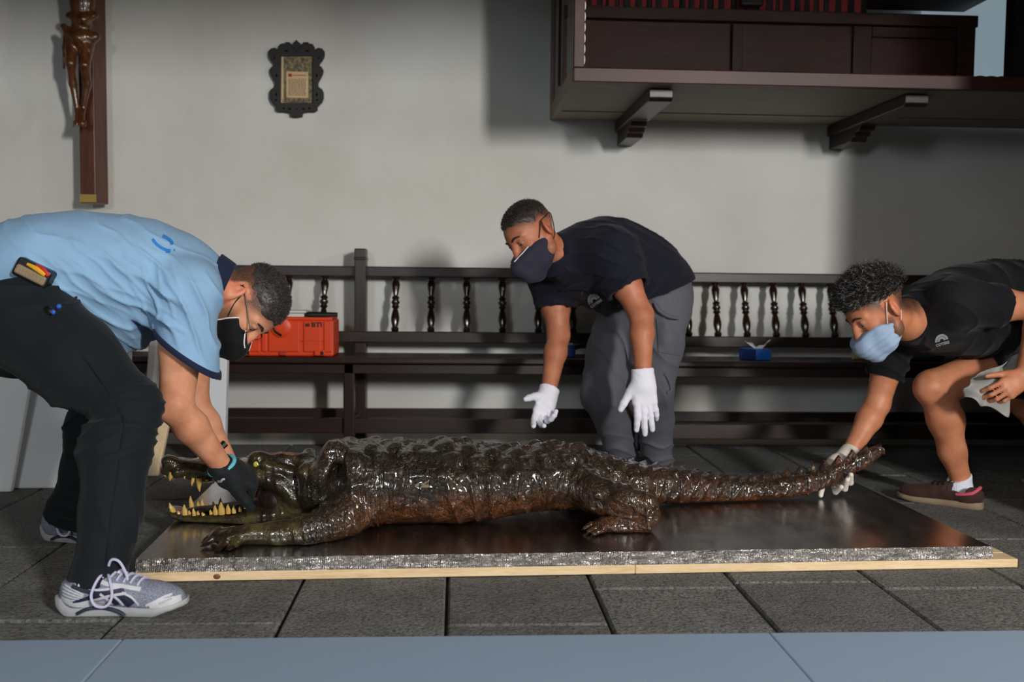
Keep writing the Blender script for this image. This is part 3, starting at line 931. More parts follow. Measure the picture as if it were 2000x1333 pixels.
def leaner(pb, yb, w_px, pt, yt, Yt, thick, mat, name, label, cat, grp):
    b0 = G(pb, yb, 0.0); Yb = b0.y
    b1 = P(pb + w_px, yb, Yb); b1.z = b0.z = .003
    t0 = P(pt, yt, Yt); t1 = t0 + (b1 - b0)
    return plank_px(name, (b0, b1, t1, t0), thick, mat, label, cat, grp)
leaner(269, 931, 15, 300, 560, 4.24, .13, mt['foam_edge'], 'foam_board', 'white foam board seen edge on, beside the batten with a knot', 'foam board', 'white foam boards')
kbat = leaner(284, 932, 24, 332, 700, 4.19, .03, mt['pine_z'], 'batten', 'pale pine batten with a dark knot, standing at the edge-on foam board', 'batten', 'pine battens')
q = P(293, 905, G(284, 932).y + .012)
kb = MB(); kb.sphere(q, (.0085, .005, .013)); kb.build('knot', mt['knot'], kbat, smooth=True)
leaner(403, 918, 35, 411, 585, 4.34, .05, mt['foam_edge'], 'foam_board', 'upright white foam strip under the black mask, leaning on the bench', 'foam board', 'white foam boards')
leaner(384, 917, 15, 397, 585, 4.35, .03, mt['pine_z'], 'batten', 'thin pine batten beside the upright foam strip behind the arms', 'batten', 'pine battens')

# ------------------------------------------------------------------ framed print
def frame():
    Y = 4.885
    def W(px, py, y=Y): return P(px, py, y)
    c = W(580, 154); t = thing('picture_frame', (c.x, 4.9, c.z), 'small black carved frame with an old print, hanging on the wall', 'framed print')
    # outline in crop pixels of a 1185 x 1333 view of (500..660, 60..240)
    half = [(590,150),(612,175),(632,190),(618,215),(655,240),(672,205),(700,180),(742,180),(722,205),(735,215),(770,200),(820,208),(842,245),(832,285),(862,285),(905,262),(955,272),(985,310),(985,370),(955,430),(915,480),(905,515),(945,535),(968,575),(962,625),(930,690),(900,740),(890,790),(905,830),(950,855),(970,900),(970,985),(945,1040),(900,1085),(880,1110),(882,1150),(850,1172),(760,1170),(690,1185),(668,1205),(665,1240),(590,1252)]
    k = 160 / 1185.0
    def q(x, y): 
        w = W(500 + x * k, 60 + y * k); return (w.x - c.x, w.z - c.z)
    outl = [q(x, y) for x, y in half] + [q(1180 - x, y) for x, y in reversed(half[1:-1])]
    holes = []
    def ell(x, y, rx, ry):
        for xx in (x, 1180 - x):
            holes.append([q(xx + rx*math.cos(a), y + ry*math.sin(a)) for a in [2*math.pi*i/10 for i in range(10)]])
    ell(908, 400, 15, 22); ell(880, 655, 17, 30); ell(882, 930, 18, 28); ell(888, 1012, 22, 14); ell(740, 302, 36, 14); ell(775, 1130, 22, 16); ell(690, 1138, 26, 16); ell(628, 262, 9, 30)
    holes.append([q(590 + 14*math.cos(a), 302 + 16*math.sin(a)) for a in [2*math.pi*i/8 for i in range(8)]])
    holes.append([q(x, y) for x, y in ((555,1120),(625,1120),(590,1162))])
    holes.append([q(x, y) for x, y in ((358,365),(830,365),(830,1058),(352,1058))])
    cu = bpy.data.curves.new('frame', 'CURVE'); cu.dimensions = '2D'; cu.fill_mode = 'BOTH'; cu.extrude = .008; cu.bevel_depth = .003; cu.bevel_resolution = 1
    for pl_ in [outl] + holes:
        s = cu.splines.new('POLY'); s.points.add(len(pl_) - 1); s.use_cyclic_u = True
        for pt, (x, z) in zip(s.points, pl_): pt.co = (x, z, 0, 1)
    tmp = bpy.data.objects.new('tmp', cu); me = bpy.data.meshes.new_from_object(tmp)
    bpy.data.objects.remove(tmp)
    for v in me.vertices:
        x, z, d = v.co; v.co = (c.x + x, Y - .002 - d, c.z + z)
    me.flip_normals()
    link('frame', me, mt['frame_wood'], t)
    def rect(name, x0, y0, x1, y1, y, mat, d=.003):
        a = W(500 + x0*k, 60 + y0*k); b_ = W(500 + x1*k, 60 + y1*k)
        b = MB(); b.box((a.x, y, b_.z), (b_.x, y + d, a.z)); return b.build(name, mat, t)
    rect('backing', 345, 355, 840, 1070, Y + .002, mt['paper'], .005)
    rect('print', 400, 375, 815, 1050, Y, mt['paper_dark'], .002)
    rect('text_sheet', 440, 590, 758, 975, Y - .0015, mt['paper'], .0015)
    rnd = random.Random(4)
    b = MB()
    for i in range(13):
        yy = 700 + i*19; x = 470
        while x < 715:
            w = rnd.uniform(14, 46); w = min(w, 725 - x)
            a = W(500 + x*k, 60 + yy*k); e = W(500 + (x+w)*k, 60 + (yy+9)*k)
            b.box((a.x, Y - .0019, e.z), (e.x, Y - .0014, a.z)); x += w + 9
    b.build('text_lines', mt['ink'], t)['kind'] = 'stuff'
    b = MB(); a = W(500 + 468*k, 60 + 622*k); e = W(500 + 520*k, 60 + 668*k); b.box((a.x, Y - .002, e.z), (e.x, Y - .0014, a.z))
    for x0_ in range(535, 720, 32):
        a = W(500 + x0_*k, 60 + 640*k); e = W(500 + (x0_+24)*k, 60 + 654*k); b.box((a.x, Y - .002, e.z), (e.x, Y - .0014, a.z))
    b.build('red_heading', mt['red_ink'], t)
    b = MB()
    for i, x0_ in enumerate(range(385, 790, 42)):
        a = W(500 + x0_*k, 60 + 985*k); e = W(500 + (x0_ + (30 if i % 3 else 22))*k, 60 + 1032*k)
        b.box((a.x, Y - .0006, e.z), (a.x + (e.x - a.x)*.25, Y + .0004, a.z)); b.box((a.x, Y - .0006, e.z), (e.x, Y + .0004, e.z + (a.z - e.z)*.25))
    b.build('caption', mt['ink'], t)
frame()

# ------------------------------------------------------------------ crucifix
def crucifix():
    Yw = 4.9; D = .16
    a = P(160, 398, Yw - D); b_ = P(199, 398, Yw - .03)
    xl = P(157, 395, Yw - D).x; xr = P(187, 395, Yw - D).x; z0 = P(175, 397, Yw - D).z
    t = thing('crucifix', ((xl+xr)/2, 4.9, z0), 'brown wooden crucifix with a carved figure, hanging on the wall', 'crucifix')
    zt = 3.0
    dx = (xr - xl)
    b = MB(); b.hexa([(xl, Yw - D, z0), (xr, Yw - D, z0), (xr + .03, Yw - .075, z0), (xl, Yw - .075, z0), (xl, Yw - D, zt), (xr, Yw - D, zt), (xr + .03, Yw - .075, zt), (xl, Yw - .075, zt)]); b.build('upright', mt['cross_wood'], t, bevel=.004)
    b = MB(); b.box((xl - .5, Yw - D + .005, 2.62), (xr + .5, Yw - .08, 2.70)); b.build('crossbar', mt['cross_wood'], t, bevel=.004)
    b = MB(); b.box(((xl+xr)/2 - .01, Yw - .075, z0 + .2), ((xl+xr)/2 + .01, Yw - .008, z0 + .22)); b.build('wall_hook', mt['metal_dark'], t)
    b = MB(); za = P(175, 380, Yw - D).z; b.box((xl - .002, Yw - D - .002, z0 + .004), (xr + .002, Yw - D + .004, za)); b.build('end_plate', mt['brass'], t)
    s = Sculpt(); Y = Yw - D - .05
    k_ = 200 / 635.0
    def Q(x, y, dy=0): return J(60 + x*k_, y*k_, Y + dy)
    # legs, crossed feet, loin cloth, trunk (coordinates of the detail view)
    s.chain([Q(255, 280), Q(250, 395, -.03), Q(262, 520), Q(290, 690, .01)], [.030, .022, .017, .011], .012)
    s.chain([Q(350, 280), Q(335, 405, -.035), Q(352, 520), Q(322, 690, .01)], [.032, .023, .018, .011], .012)
    s.chain([Q(290, 690, .01), Q(285, 765, -.03)], [.012, .010], .01); s.chain([Q(322, 690, .005), Q(318, 765, -.035)], [.012, .010], .01)
    for i in range(5): s.cone(Q(270 + i*17, 752, -.03), Q(266 + i*18, 785, -.04), .005, .004, .004)
    s.chain([Q(310, 250, .005), Q(315, 120, 0), Q(318, 20, 0), Q(320, -90, 0), Q(320, -190, 0)], [.045, .038, .048, .056, .05], .03, sq=((0, 1, 0), .75))
    s.chain([Q(240, 200), Q(300, 235, -.02), Q(400, 230)], [.022, .03, .022], .015)
    s.chain([Q(205, 165), Q(225, 190), Q(215, 300), Q(205, 420)], [.015, .016, .014, .006], .01)
    s.chain([Q(240, 100), Q(330, 120, -.03), Q(400, 95)], [.018, .02, .016], .012)
    for sg in (-1, 1):
        s.chain([Q(320 + sg*70, -190), Q(320 + sg*420, -330), Q(320 + sg*760, -420)], [.026, .02, .014], .02)
    s.ell(Q(325, -300, -.02), (.035, .042, .05), k=.02)
    fold = lambda V, N: .004 * folds(V, (.8, 0, .6), 110, 10, 2, 2) * ((V[:, 2] > Q(0, 330)[2]) & (V[:, 2] < Q(0, 60)[2]))
    link('figure', s.mesh('figure', .0045, fold), mt['figure_wood'], t)
crucifix()

# ------------------------------------------------------------------ wall mounted glass case on brackets
def case():
    Yf = 3.92
    A = P(1120, 157, Yf); x0 = A.x; zb = A.z
    x1 = 3.1; zr = P(1130, 131, Yf).z; ztop = 3.0
    t = thing('display_case', (1.6, 4.9, zb), 'large dark mahogany glass case mounted on the wall above the bench', 'display case')
    m, md = mt['mahogany'], mt['mahogany_dark']
    b = MB(); b.box((x0 + .01, Yf + .03, zb), (x1, 4.88, zb + .03)); b.build('floor_board', mt['under_wood'], t, bevel=.003)
    b = MB(); b.box((x0 + .03, 4.62, zb - .004), (x1, 4.635, zb)); b.build('batten', mt['under_wood'], t)
    b = MB(); b.box((x0, Yf, zb - .004), (x1, Yf + .035, zr)); b.build('front_rail', m, t, bevel=.004)
    # side: rail, post at the wall, glass
    b = MB(); b.box((x0 - .002, Yf + .036, zb - .002), (x0 + .03, 4.89, zb + .06)); b.build('side_rail', mt['under_wood'], t, bevel=.003)
    b = MB(); b.box((x0 - .002, 4.84, zb + .06), (x0 + .035, 4.895, ztop)); b.build('back_post', mt['under_wood'], t, bevel=.003)
    xs = P(1142, 60, Yf).x
    b = MB(); b.box((x0, Yf, zr), (xs, Yf + .035, ztop)); b.build('front_post', m, t, bevel=.003)
    b = MB(); b.box((x0 - .003, Yf + .01, zr), (x0, Yf + .035, ztop)); b.build('post_edge', mt['black_plastic'], t)
    # wavy inner beading, coloured white for its glints
    n = 60; Lz = ztop - zr
    V = []
    b = MB(); zz = zr + .012
    while zz < zr + .75:
        b.sphere((xs + .001, Yf + .012, zz + .019), (.0045, .005, .018), 8, 6); zz += .0415
    o = b.build('beading', mt['white_plastic'], t, smooth=True)
    b = MB(); xx = xs + .03
    while xx < x1 - .1:
        b.sphere((xx + .02, Yf + .012, zr - .001), (.021, .006, .0055), 10, 6); xx += .0455
    b.build('beading', mt['mahogany'], t, smooth=True)
    # scrolled side strip inside the glass
    b = MB(); Y2 = 4.55
    p = [P(1091, 168, Y2), P(1093, 90, Y2), P(1097, 25, Y2), P(1104, 5, Y2), P(1106, -40, Y2)]
    b.tube([Vector((x0 + .012, q.y, q.z)) for q in p], .011, 8, smooth=5); b.build('scroll', mt['dark_wood_z'], t, smooth=True)
    # glass panes
    b = MB(); b.box((xs, Yf + .016, zr), (x1, Yf + .019, ztop)); b.build('front_glass', mt['case_glass'], t)
    b = MB(); b.box((x0 + .008, Yf + .04, zb + .06), (x0 + .011, 4.84, ztop)); b.build('side_glass', mt['case_glass'], t)
    # panelled chest inside
    Yi = 4.32
    xa = P(1150, 80, Yi).x; xb = P(1903, 80, Yi).x
    zt = P(1500, 22, Yi).z; zm = P(1500, 36, Yi).z
    b = MB(); b.box((xa - .1, Yi + .02, zb + .03), (xb - .002, 4.8, zt)); b.build('chest', md, t)
    zl = P(1500, 157, Yi).z
    def panel(pa, pb, za, zb_, dpt, mat, name='panel'):
        xA = P(pa, 80, Yi).x; xB = P(pb, 80, Yi).x
        b = MB(); b.box((xA, Yi - dpt, za), (xB, Yi + .02, zb_)); return b.build(name, mat, t, bevel=.003)
    panel(1100, 1427, zb + .03, zm - .025, .0, md); panel(1431, 1664, zb + .03, zm - .025, .0, md)
    panel(1430, 1450, zb + .03, zm - .026, .008, m, 'stile'); panel(1665, 1700, zb + .03, zm - .026, .014, m, 'stile')
    panel(1868, 1902, zb + .03, zm, .014, m, 'stile')
    panel(1100, 1905, zm - .02, zt, .02, m, 'chest_rail')
    panel(1701, 1867, zb + .032, zb + .075, .014, m, 'stile'); panel(1701, 1867, zm - .07, zm - .026, .014, m, 'stile')
    panel(1702, 1866, zb + .076, zm - .071, .002, md)
    # red striped textile resting on the chest
    z1 = zt + .35; xx = xa - .05; i = 0; rr = random.Random(3)
    while xx < P(1690, 10, Yi).x:
        w_ = rr.uniform(.012, .03)
        b = MB(); b.box((xx, Yi + .01, zt), (xx + w_, Yi + .05, z1)); b.build('stripe', mt['red_cloth'] if i % 2 else mt['black_plastic'], t, bevel=.002, segs=1)
        xx += w_ + .001; i += 1
    b = MB(); q0 = P(1440, 12, Yi); b.box((q0.x, Yi - .06, q0.z - .01), (q0.x + .10, Yi - .01, q0.z + .05)); b.build('latch_block', mt['black_plastic'], t, bevel=.01)
    b = MB(); q0 = P(1700, 5, Yi); b.box((q0.x, Yi - .1, q0.z - .004), (xb, Yi + .1, q0.z + .05)); b.build('canopy', md, t, bevel=.004)
    xr0 = P(1986, 80, Yf).x
    b = MB(); b.box((xr0, Yf + .02, zr), (xr0 + .08, Yf + .09, ztop)); b.build('front_post', mt['black_plastic'], t)
    b = MB(); b.box((xb + .01, 4.80, zb + .031), (x1, 4.86, ztop)); o = b.build('back_panel', mt['glow_panel'], t); o['label'] = 'pale glowing panel'  # glowing sheet added for the bright area at the case end
    # brackets
    def bracket(pw, pwz, label):
        c = P(pw, pwz, 4.88); w = .075; xL = c.x
        prof = [(4.895, zb - .006), (4.895, zb - .12), (4.62, zb - .118), (4.605, zb - .1), (4.58, zb - .098), (4.565, zb - .08), (4.53, zb - .078), (4.51, zb - .058), (4.49, zb - .055)]
        b = MB(); b.prism([(xL, y, z) for y, z in prof], (w, 0, 0)); b.build('bracket', mt['dark_wood'], t, bevel=.003)
        b = MB(); b.prism([(xL - .012, 4.895, zb - .005), (xL - .012, 4.895, zb - .055), (xL - .012, 4.05, zb - .052), (xL - .012, 4.03, zb - .04), (xL - .012, 4.03, zb - .005)], (w + .024, 0, 0)); b.build('bracket_arm', mt['dark_wood'], t, bevel=.004)
    bracket(1207, 240, ''); bracket(1622, 255, '')
case()
# ------------------------------------------------------------------ crocodile
def crocodile():
    zb = TF
    t = thing('crocodile', tuple(P(900, 1000, 3.15).xy) + (zb,), 'varnished dark brown stuffed crocodile with open jaws lying on the foil board', 'crocodile')
    tb = [(552,896,1004,3.13,.10),(575,890,1010,3.13,.118),(597,895,1008,3.13,.112),(620,888,1006,3.13,.12),(650,874,1010,3.12,.145),(690,866,1024,3.1,.165),(760,871,1027,3.1,.172),(830,868,1024,3.1,.178),
          (880,863,1021,3.1,.185),(930,868,1015,3.12,.185),(1000,874,1003,3.15,.178),(1060,871,993,3.18,.165),(1110,872,988,3.2,.15),(1160,883,985,3.24,.125),(1210,897,984,3.28,.105),
          (1260,907,982,3.3,.09),(1320,916,985,3.33,.075),(1380,933,988,3.35,.062),(1430,938,985,3.36,.055),(1500,934,976,3.38,.046),(1560,927,968,3.4,.039),(1600,917,957,3.4,.034),(1640,902,940,3.4,.029),
          (1680,884,918,3.4,.022),(1712,872,898,3.4,.016),(1727,876,884,3.4,.008)]
    X = []; YC = []; ZC = []; A = []; B = []
    for px, t0, b0, y, a in tb:
        p0 = P(px, t0, y); p1 = P(px, b0, y)
        X.append((p0.x + p1.x) / 2); YC.append(y); ZC.append((p0.z + p1.z) / 2); A.append(a)
        e = (p0.z - p1.z) / 2; B.append(math.sqrt(max(e*e - .03*a*a, .00003)))
    # keep the trunk resting on the board, never below it
    for i in range(len(X)):
        if ZC[i] - B[i] < zb + .001: ZC[i] = zb + .001 + B[i]
    def smooth_tab(xs, ys):
        xs = np.array(xs); ys = np.array(ys)
        xi = np.linspace(xs[0], xs[-1], 400); yi = np.interp(xi, xs, ys)
        k = np.hanning(17); k /= k.sum()
        yp = np.concatenate([np.full(8, yi[0]), yi, np.full(8, yi[-1])])
        return xi, np.convolve(yp, k, 'valid')
    TY, TZ, TA, TBt = [smooth_tab(X, q) for q in (YC, ZC, A, B)]
    it = lambda T, x: np.interp(x, T[0], T[1])
    def tabfn(tabs, x0, x1, p=2.3):
        ty, tz, ta, tb_ = tabs
        def fn(Xg, Yg, Zg):
            x = Xg
            yc = it(ty, x).astype(np.float32); zc = it(tz, x).astype(np.float32); a = it(ta, x).astype(np.float32); b = it(tb_, x).astype(np.float32)
            r = (np.abs((Yg - yc) / a) ** p + np.abs((Zg - zc) / b) ** p) ** (1 / p)
            d = (r - 1) * np.minimum(a, b)
            return np.maximum(d, np.maximum(x0 - Xg, Xg - x1))
        return fn
    s = Sculpt()
    s.fnop(tabfn((TY, TZ, TA, TBt), X[0], X[-1]), (X[0], 2.85, 0), (X[-1], 3.5, .5), .02)
    def table(rows, p=2.6, k=.018, mode='u', bottom=None):
        xs = []; ys = []; zs = []; aa = []; bb = []
        for px, t0, b0, y, a in rows:
            p0 = P(px, t0, y); p1 = P(px, b0, y)
            xs.append((p0.x + p1.x)/2); ys.append(y); zs.append((p0.z + p1.z)/2); aa.append(a); bb.append(max((p0.z - p1.z)/2, .004))
        tabs = [smooth_tab(xs, q) for q in (ys, zs, aa, bb)]
        s.fnop(tabfn(tabs, xs[0], xs[-1], p), (xs[0], min(ys) - max(aa), min(zs) - .1), (xs[-1], max(ys) + max(aa), max(zs) + .1), k, mode)
        return tabs, xs
    # skull and upper jaw
    table([(317,908,924,3.13,.026),(326,898,929,3.13,.042),(345,894,929,3.13,.05),(365,896,932,3.13,.043),(385,897,940,3.13,.05),(410,897,941,3.13,.06),(440,897,936,3.13,.066),(470,896,938,3.13,.078),(500,892,944,3.13,.095),
           (530,890,955,3.13,.108),(558,889,972,3.13,.118),(584,892,992,3.13,.122),(592,900,985,3.13,.112)], 2.8)
    # lower jaw
    table([(330,988,1001,3.13,.022),(340,991,1009,3.13,.045),(360,998,1016,3.13,.055),(390,999,1020,3.13,.058),(430,996,1023,3.13,.066),(470,991,1024,3.13,.08),(505,980,1022,3.13,.095),(540,971,1019,3.13,.11),(575,967,1010,3.13,.122),(597,980,1000,3.13,.115)], 2.6)
    # hinge muscle behind the mouth, a little further in than the jaws
    s.ell(J(560, 968, 3.13), (.05, .100, .07), k=.02)
    s.ell(J(582, 985, 3.04), (.03, .03, .045), k=.02)
    # nostril knob and bony ridges
    s.ell(J(330, 900, 3.10), (.024, .026, .018), k=.012); s.ell(J(330, 900, 3.16), (.024, .026, .018), k=.012)
    s.chain([J(345, 925, 3.085), J(372, 918, 3.09), J(400, 926, 3.075)], [.014, .010, .014], .01)
    s.chain([J(518, 908, 3.035), J(545, 916, 3.028), J(578, 925, 3.022)], [.012, .011, .012], .012)
    s.chain([J(505, 932, 3.04), J(545, 945, 3.02), J(580, 978, 3.01)], [.016, .018, .02], .015)
    for dy in (-.062, .062):
        s.ell(J(504, 897, 3.13 + dy), (.030, .026, .024), k=.014)     # eye sockets
        s.chain([J(515, 897, 3.13 + dy), J(550, 897, 3.13 + dy*1.1), J(585, 897, 3.13 + dy*1.3)], [.014, .015, .014], .02)
    # neck folds: two thick collars and the hollow between shoulder and throat
    def ring(pts, rs): s.chain([J(*q) for q in pts], rs, .022)
    ring([(604,893,3.08),(602,925,2.99),(606,965,2.985),(614,1000,3.03)], [.026,.03,.028,.02])
    ring([(680,872,3.05),(655,890,2.98),(632,930,2.95),(622,965,2.97),(618,1000,3.02)], [.03,.038,.036,.032,.022])
    s.ell(J(660, 953, 2.925), (.036, .075, .075), k=.014, mode='s')
    ring([(690,870,3.05),(697,905,2.955),(698,950,2.925),(700,995,2.94)], [.022,.028,.028,.03])
    # near fore leg
    s.chain([J(705, 985, 2.98), J(672, 1008, 2.92), J(640, 1024, 2.88), J(598, 1040, 2.85), J(545, 1045, 2.84), J(490, 1044, 2.83)], [.075, .06, .05, .043, .036, .031], .03)
    s.chain([J(490, 1044, 2.83), J(455, 1048, 2.82), J(440, 1052, 2.815)], [.03, .034, .030], .015, sq=((0, 0, 1), .7))
    for (x1, y1, Y1, x2, y2, Y2) in ((425,1040,2.84,402,1056,2.82),(422,1047,2.82,399,1065,2.79),(440,1060,2.79,428,1072,2.755),(462,1060,2.79,448,1071,2.755),(430,1038,2.87,415,1046,2.87)):
        a_ = J(448, 1047, 2.82); b_ = J(x1, y1, Y1); c_ = J(x2, y2, Y2)
        b_[2] = max(b_[2], zb + .014); c_[2] = max(c_[2], zb + .009)
        s.chain([a_, b_, c_], [.017, .013, .008], .008)
    # near hind leg
    s.chain([J(1120, 945, 3.12), J(1165, 968, 3.03), J(1215, 980, 2.985), J(1258, 986, 2.965)], [.075, .056, .047, .036], .03)
    s.chain([J(1258, 986, 2.965), J(1270, 1004, 2.955), J(1262, 1024, 2.945)], [.033, .030, .026], .012)
    s.chain([J(1262, 1026, 2.945), J(1215, 1027, 2.945), J(1180, 1026, 2.945)], [.026, .022, .024], .012)
    for (x1, y1, Y1, x2, y2, Y2) in ((1165,1024,2.96,1142,1034,2.955),(1168,1030,2.94,1150,1042,2.92),(1178,1034,2.92,1160,1046,2.895),(1172,1020,2.98,1150,1026,2.99)):
        a_ = J(1185, 1026, 2.945); b_ = J(x1, y1, Y1); c_ = J(x2, y2, Y2)
        b_[2] = max(b_[2], zb + .012); c_[2] = max(c_[2], zb + .008)
        s.chain([a_, b_, c_], [.015, .011, .007], .007)
    # far legs, mostly hidden
    for pts in ([(700, 985, 3.28), (650, 1000, 3.4), (600, 1000, 3.44)], [(1130, 960, 3.3), (1190, 970, 3.42), (1130, 985, 3.46)]):
        q = [J(*w) for w in pts]
        for v in q: v[2] = max(v[2], zb + .035)
        s.chain(q, [.06, .042, .032], .03)
    # dent in the rump
    s.ell(J(1118, 905, 3.02), (.035, .04, .05), k=.03, mode='s')
    s.plane((0, 0, zb + .0008), (0, 0, -1), .004)
    V, F = s.verts(.0042)
    N = vnormals(V, F)
    x = V[:, 0]
    yc, zc, a, b = it(TY, x), it(TZ, x), it(TA, x), it(TBt, x)
    r = np.sqrt(((V[:, 1] - yc) / a) ** 2 + ((V[:, 2] - zc) / b) ** 2)
    body = sstep(.8, .92, r) * (1 - sstep(1.12, 1.3, r))
    th = np.arctan2((V[:, 1] - yc) / a, (V[:, 2] - zc) / b)
    xs_tail = P(1150, 900, 3.2).x; xs_neck = P(690, 900, 3.1).x; xs_tip = X[-1]
    onb = body * sstep(xs_neck - .02, xs_neck + .05, x)
    tail = sstep(xs_tail - .05, xs_tail + .15, x)
    per = .074
    D = np.zeros(len(V))
    # rows of bony shields along the back
    for k_, th0 in enumerate((-62, -40, -20, 0, 20, 40, 62)):
        wv = math.radians(9.0)
        row = np.exp(-((th - math.radians(th0) - .06 * vnoise(np.stack([x * 9, x * 0, x * 0 + k_], 1))) / wv) ** 2)
        ph = (x / per + (.5 if k_ % 2 else 0) + .12 * vnoise(np.stack([x * 12, x * 0 + k_, x * 0], 1), 3)) % 1
        bump = np.clip(1 - (np.abs(ph - .5) / .40) ** 2, 0, 1) ** .7 * (.55 + .45 * ph)
        amp = (.021 if abs(th0) < 50 else .017) * (.8 + .5 * vnoise(np.stack([np.floor(x / per), x * 0 + k_, x * 0], 1) * 3.7, 8))
        D += onb * (1 - tail) * row * bump * amp
    # paired, then single crest on the tail
    for sgn in (-1, 1):
        c0 = math.radians(30) * (1 - sstep(xs_tail + .3, xs_tip - .25, x)) * sgn
        row = np.exp(-((th - c0) / math.radians(15)) ** 2)
        ph = (x / .047) % 1
        D += onb * tail * row * np.clip(ph, 0, 1) ** 1.3 * (1 - sstep(.86, 1, ph)) * .021 * (1 - .5 * sstep(xs_tip - .3, xs_tip, x))
    # rings around the tail, creases down the flanks
    ph = np.abs(np.sin(np.pi * x / .047))
    side = sstep(.45, 1.0, np.abs(th))
    D -= onb * tail * side * .011 * (1 - sstep(0, .30, ph))
    D += onb * tail * side * .007 * folds(V, (.6, .2, -.5), 75, 9, 1.8, 44, 2.0)
    flank = onb * (1 - tail) * sstep(.9, 1.3, np.abs(th)) * (1 - sstep(2.3, 2.7, np.abs(th)))
    Vs = V * np.array([1, .5, .35])
    D += flank * .018 * folds(Vs, (1, 0, .25), 48, 8, 1.5, 31, 2.4) * sstep(P(820, 0, 3.1).x, P(940, 0, 3.1).x, x)
    D += flank * .008 * folds(Vs, (1, 0, -.2), 85, 10, 1.5, 37, 2.2)
    # fine vertical pleats behind the shoulder
    pl_ = np.exp(-((x - P(722, 0, 3.0).x) / .045) ** 2) * sstep(.7, 1.1, np.abs(th)) * body
    D += pl_ * .007 * np.sin(x * 480 + 2 * vnoise(V * 20, 5))
    # rump skin wrinkles
    rp = np.exp(-((x - P(1190, 0, 3.1).x) / .16) ** 2)
    D += rp * .010 * folds(V, (.3, .2, 1), 70, 9, 1.8, 41, 2.2)
    # legs: ring creases
    leg = (1 - body) * (V[:, 1] < 3.05) * (x > P(470, 0, 2.85).x)
    D += leg * .006 * folds(V * np.array([1, .4, .5]), (1, 0, .3), 110, 9, 1.2, 51)
    hm = sstep(P(585, 0, 3.1).x, P(640, 0, 3.1).x, x)
    D += (.0018 * fbm(V * 55, 61, 2) + .005 * vnoise(V * 22, 63)) * (.35 + .65 * hm)
    nearb = sstep(zb + .001, zb + .02, V[:, 2])
    V = V + N * (D * nearb)[:, None]
    V[:, 2] = np.maximum(V[:, 2], zb + .0008)
    me = mesh_np('body', V, F)
    rel = (V[:, 2] - zb) / .22
    belly = (1 - sstep(.12, .72, rel + .12 * fbm(V * 9, 71, 3))) * sstep(P(640, 0, 3.1).x, P(720, 0, 3.1).x, x)
    belly *= .9 * (.55 + .45 * sstep(.55, .85, body + (1 - body) * (V[:, 2] > zb + .05) * (np.abs(r - 1) < .4)))
    tl = sstep(P(1230, 0, 3.3).x, P(1330, 0, 3.3).x, x)
    belly = belly * (1 - tl) + tl * np.clip(.9 * sstep(-.1, -.75, np.cos(th)) + .1, 0, 1)
    red = tl * sstep(-.3, .5, fbm(V * 14, 75, 2)) * .5
    olive = (1 - sstep(P(590, 0, 3.1).x, P(640, 0, 3.1).x, x)) * .75 + (1 - body) * (x < P(620, 0, 3).x) * .3
    olive = olive * sstep(-.5, .4, fbm(V * 16, 77, 3))
    for nm, v in (('relief', .3 + .7 * hm), ('belly', belly), ('red', red), ('olive', np.clip(olive, 0, 1))):
        at = me.attributes.new(nm, 'FLOAT', 'POINT'); at.data.foreach_set('value', np.clip(v, 0, 1).astype(np.float32))
    body_o = link('body', me, mt['croc'], t)
    # black inside of the mouth and tongue
    s2 = Sculpt()
    s2.ell(J(549, 968, 3.13), (.066, .106, .066), k=.01)
    s2.chain([J(500, 983, 3.12), J(455, 990, 3.13), J(380, 996, 3.13)], [.05, .04, .028], .02, sq=((0, 0, 1), .22))
    s2.build('mouth', mt['mouth'], t, .005, lambda V, N: .003 * fbm(V * 25, 4, 2))
    # eyes
    for dy in (-.082, .082):
        c = P(502, 907, 3.13 + dy)
        b = MB(); b.sphere(c, .0125, 16, 10); e = b.build('eye', mt['croc_eye'], t, smooth=True)
        b = MB(); b.sphere(c + Vector((0, -.0072 if dy < 0 else .0072, 0)), (.0016, .0058, .008), 8, 6); b.build('pupil', mt['black'], e, smooth=True)
    # teeth
    def tooth(bx_, by_, tx, ty, r, Y, lean=0):
        p0 = P(bx_, by_, Y); p1 = P(tx, ty, Y + lean); dd = p1 - p0
        b = MB(); b.tube([p0 - dd * .35, p0 + dd * .15, p0 + dd * .6 + Vector((-.0015, 0, 0)), p1], [r, r, r * .62, r * .12], 8)
        b.build('tooth', mt['tooth'], t, smooth=True)
    up = [(322,921,323,932,.0065,3.10),(335,927,332,940,.0085,3.085),(348,919,347,930,.006,3.083),(361,929,361,937,.004,3.088),(377,938,375,950,.0055,3.082),(389,941,390,961,.009,3.076),(404,939,404,945,.005,3.07),(418,938,418,946,.005,3.068),
          (324,923,325,934,.0065,3.16),(338,926,338,940,.008,3.18),(392,940,392,956,.008,3.19)]
    for q in up: tooth(q[0], q[1], q[2], q[3], q[4], q[5])
    lo = [(337,997,331,983,.0085,3.095),(349,1003,348,998,.005,3.085),(361,1001,360,986,.009,3.078),(370,1003,370,997,.005,3.075),(379,1004,378,993,.0062,3.075),(387,1004,387,998,.005,3.074),(397,1006,395,1001,.0055,3.073),(412,1003,411,996,.0055,3.068),
          (421,1001,420,987,.0078,3.066),(433,999,432,981,.0105,3.064),(446,999,445.5,985,.0078,3.060),(457,999,457,988,.0068,3.056),(469,997,469,989.5,.0052,3.05),(479,993,479,989.5,.0048,3.045),
          (374,988,372,969,.008,3.18),(387,988,387,979,.005,3.182),(395,988,396,975,.007,3.184),(405,988,405,982,.005,3.186),(417,987,417,980,.005,3.188),(431,986,431,973,.007,3.192)]
    for q in lo: tooth(*q)
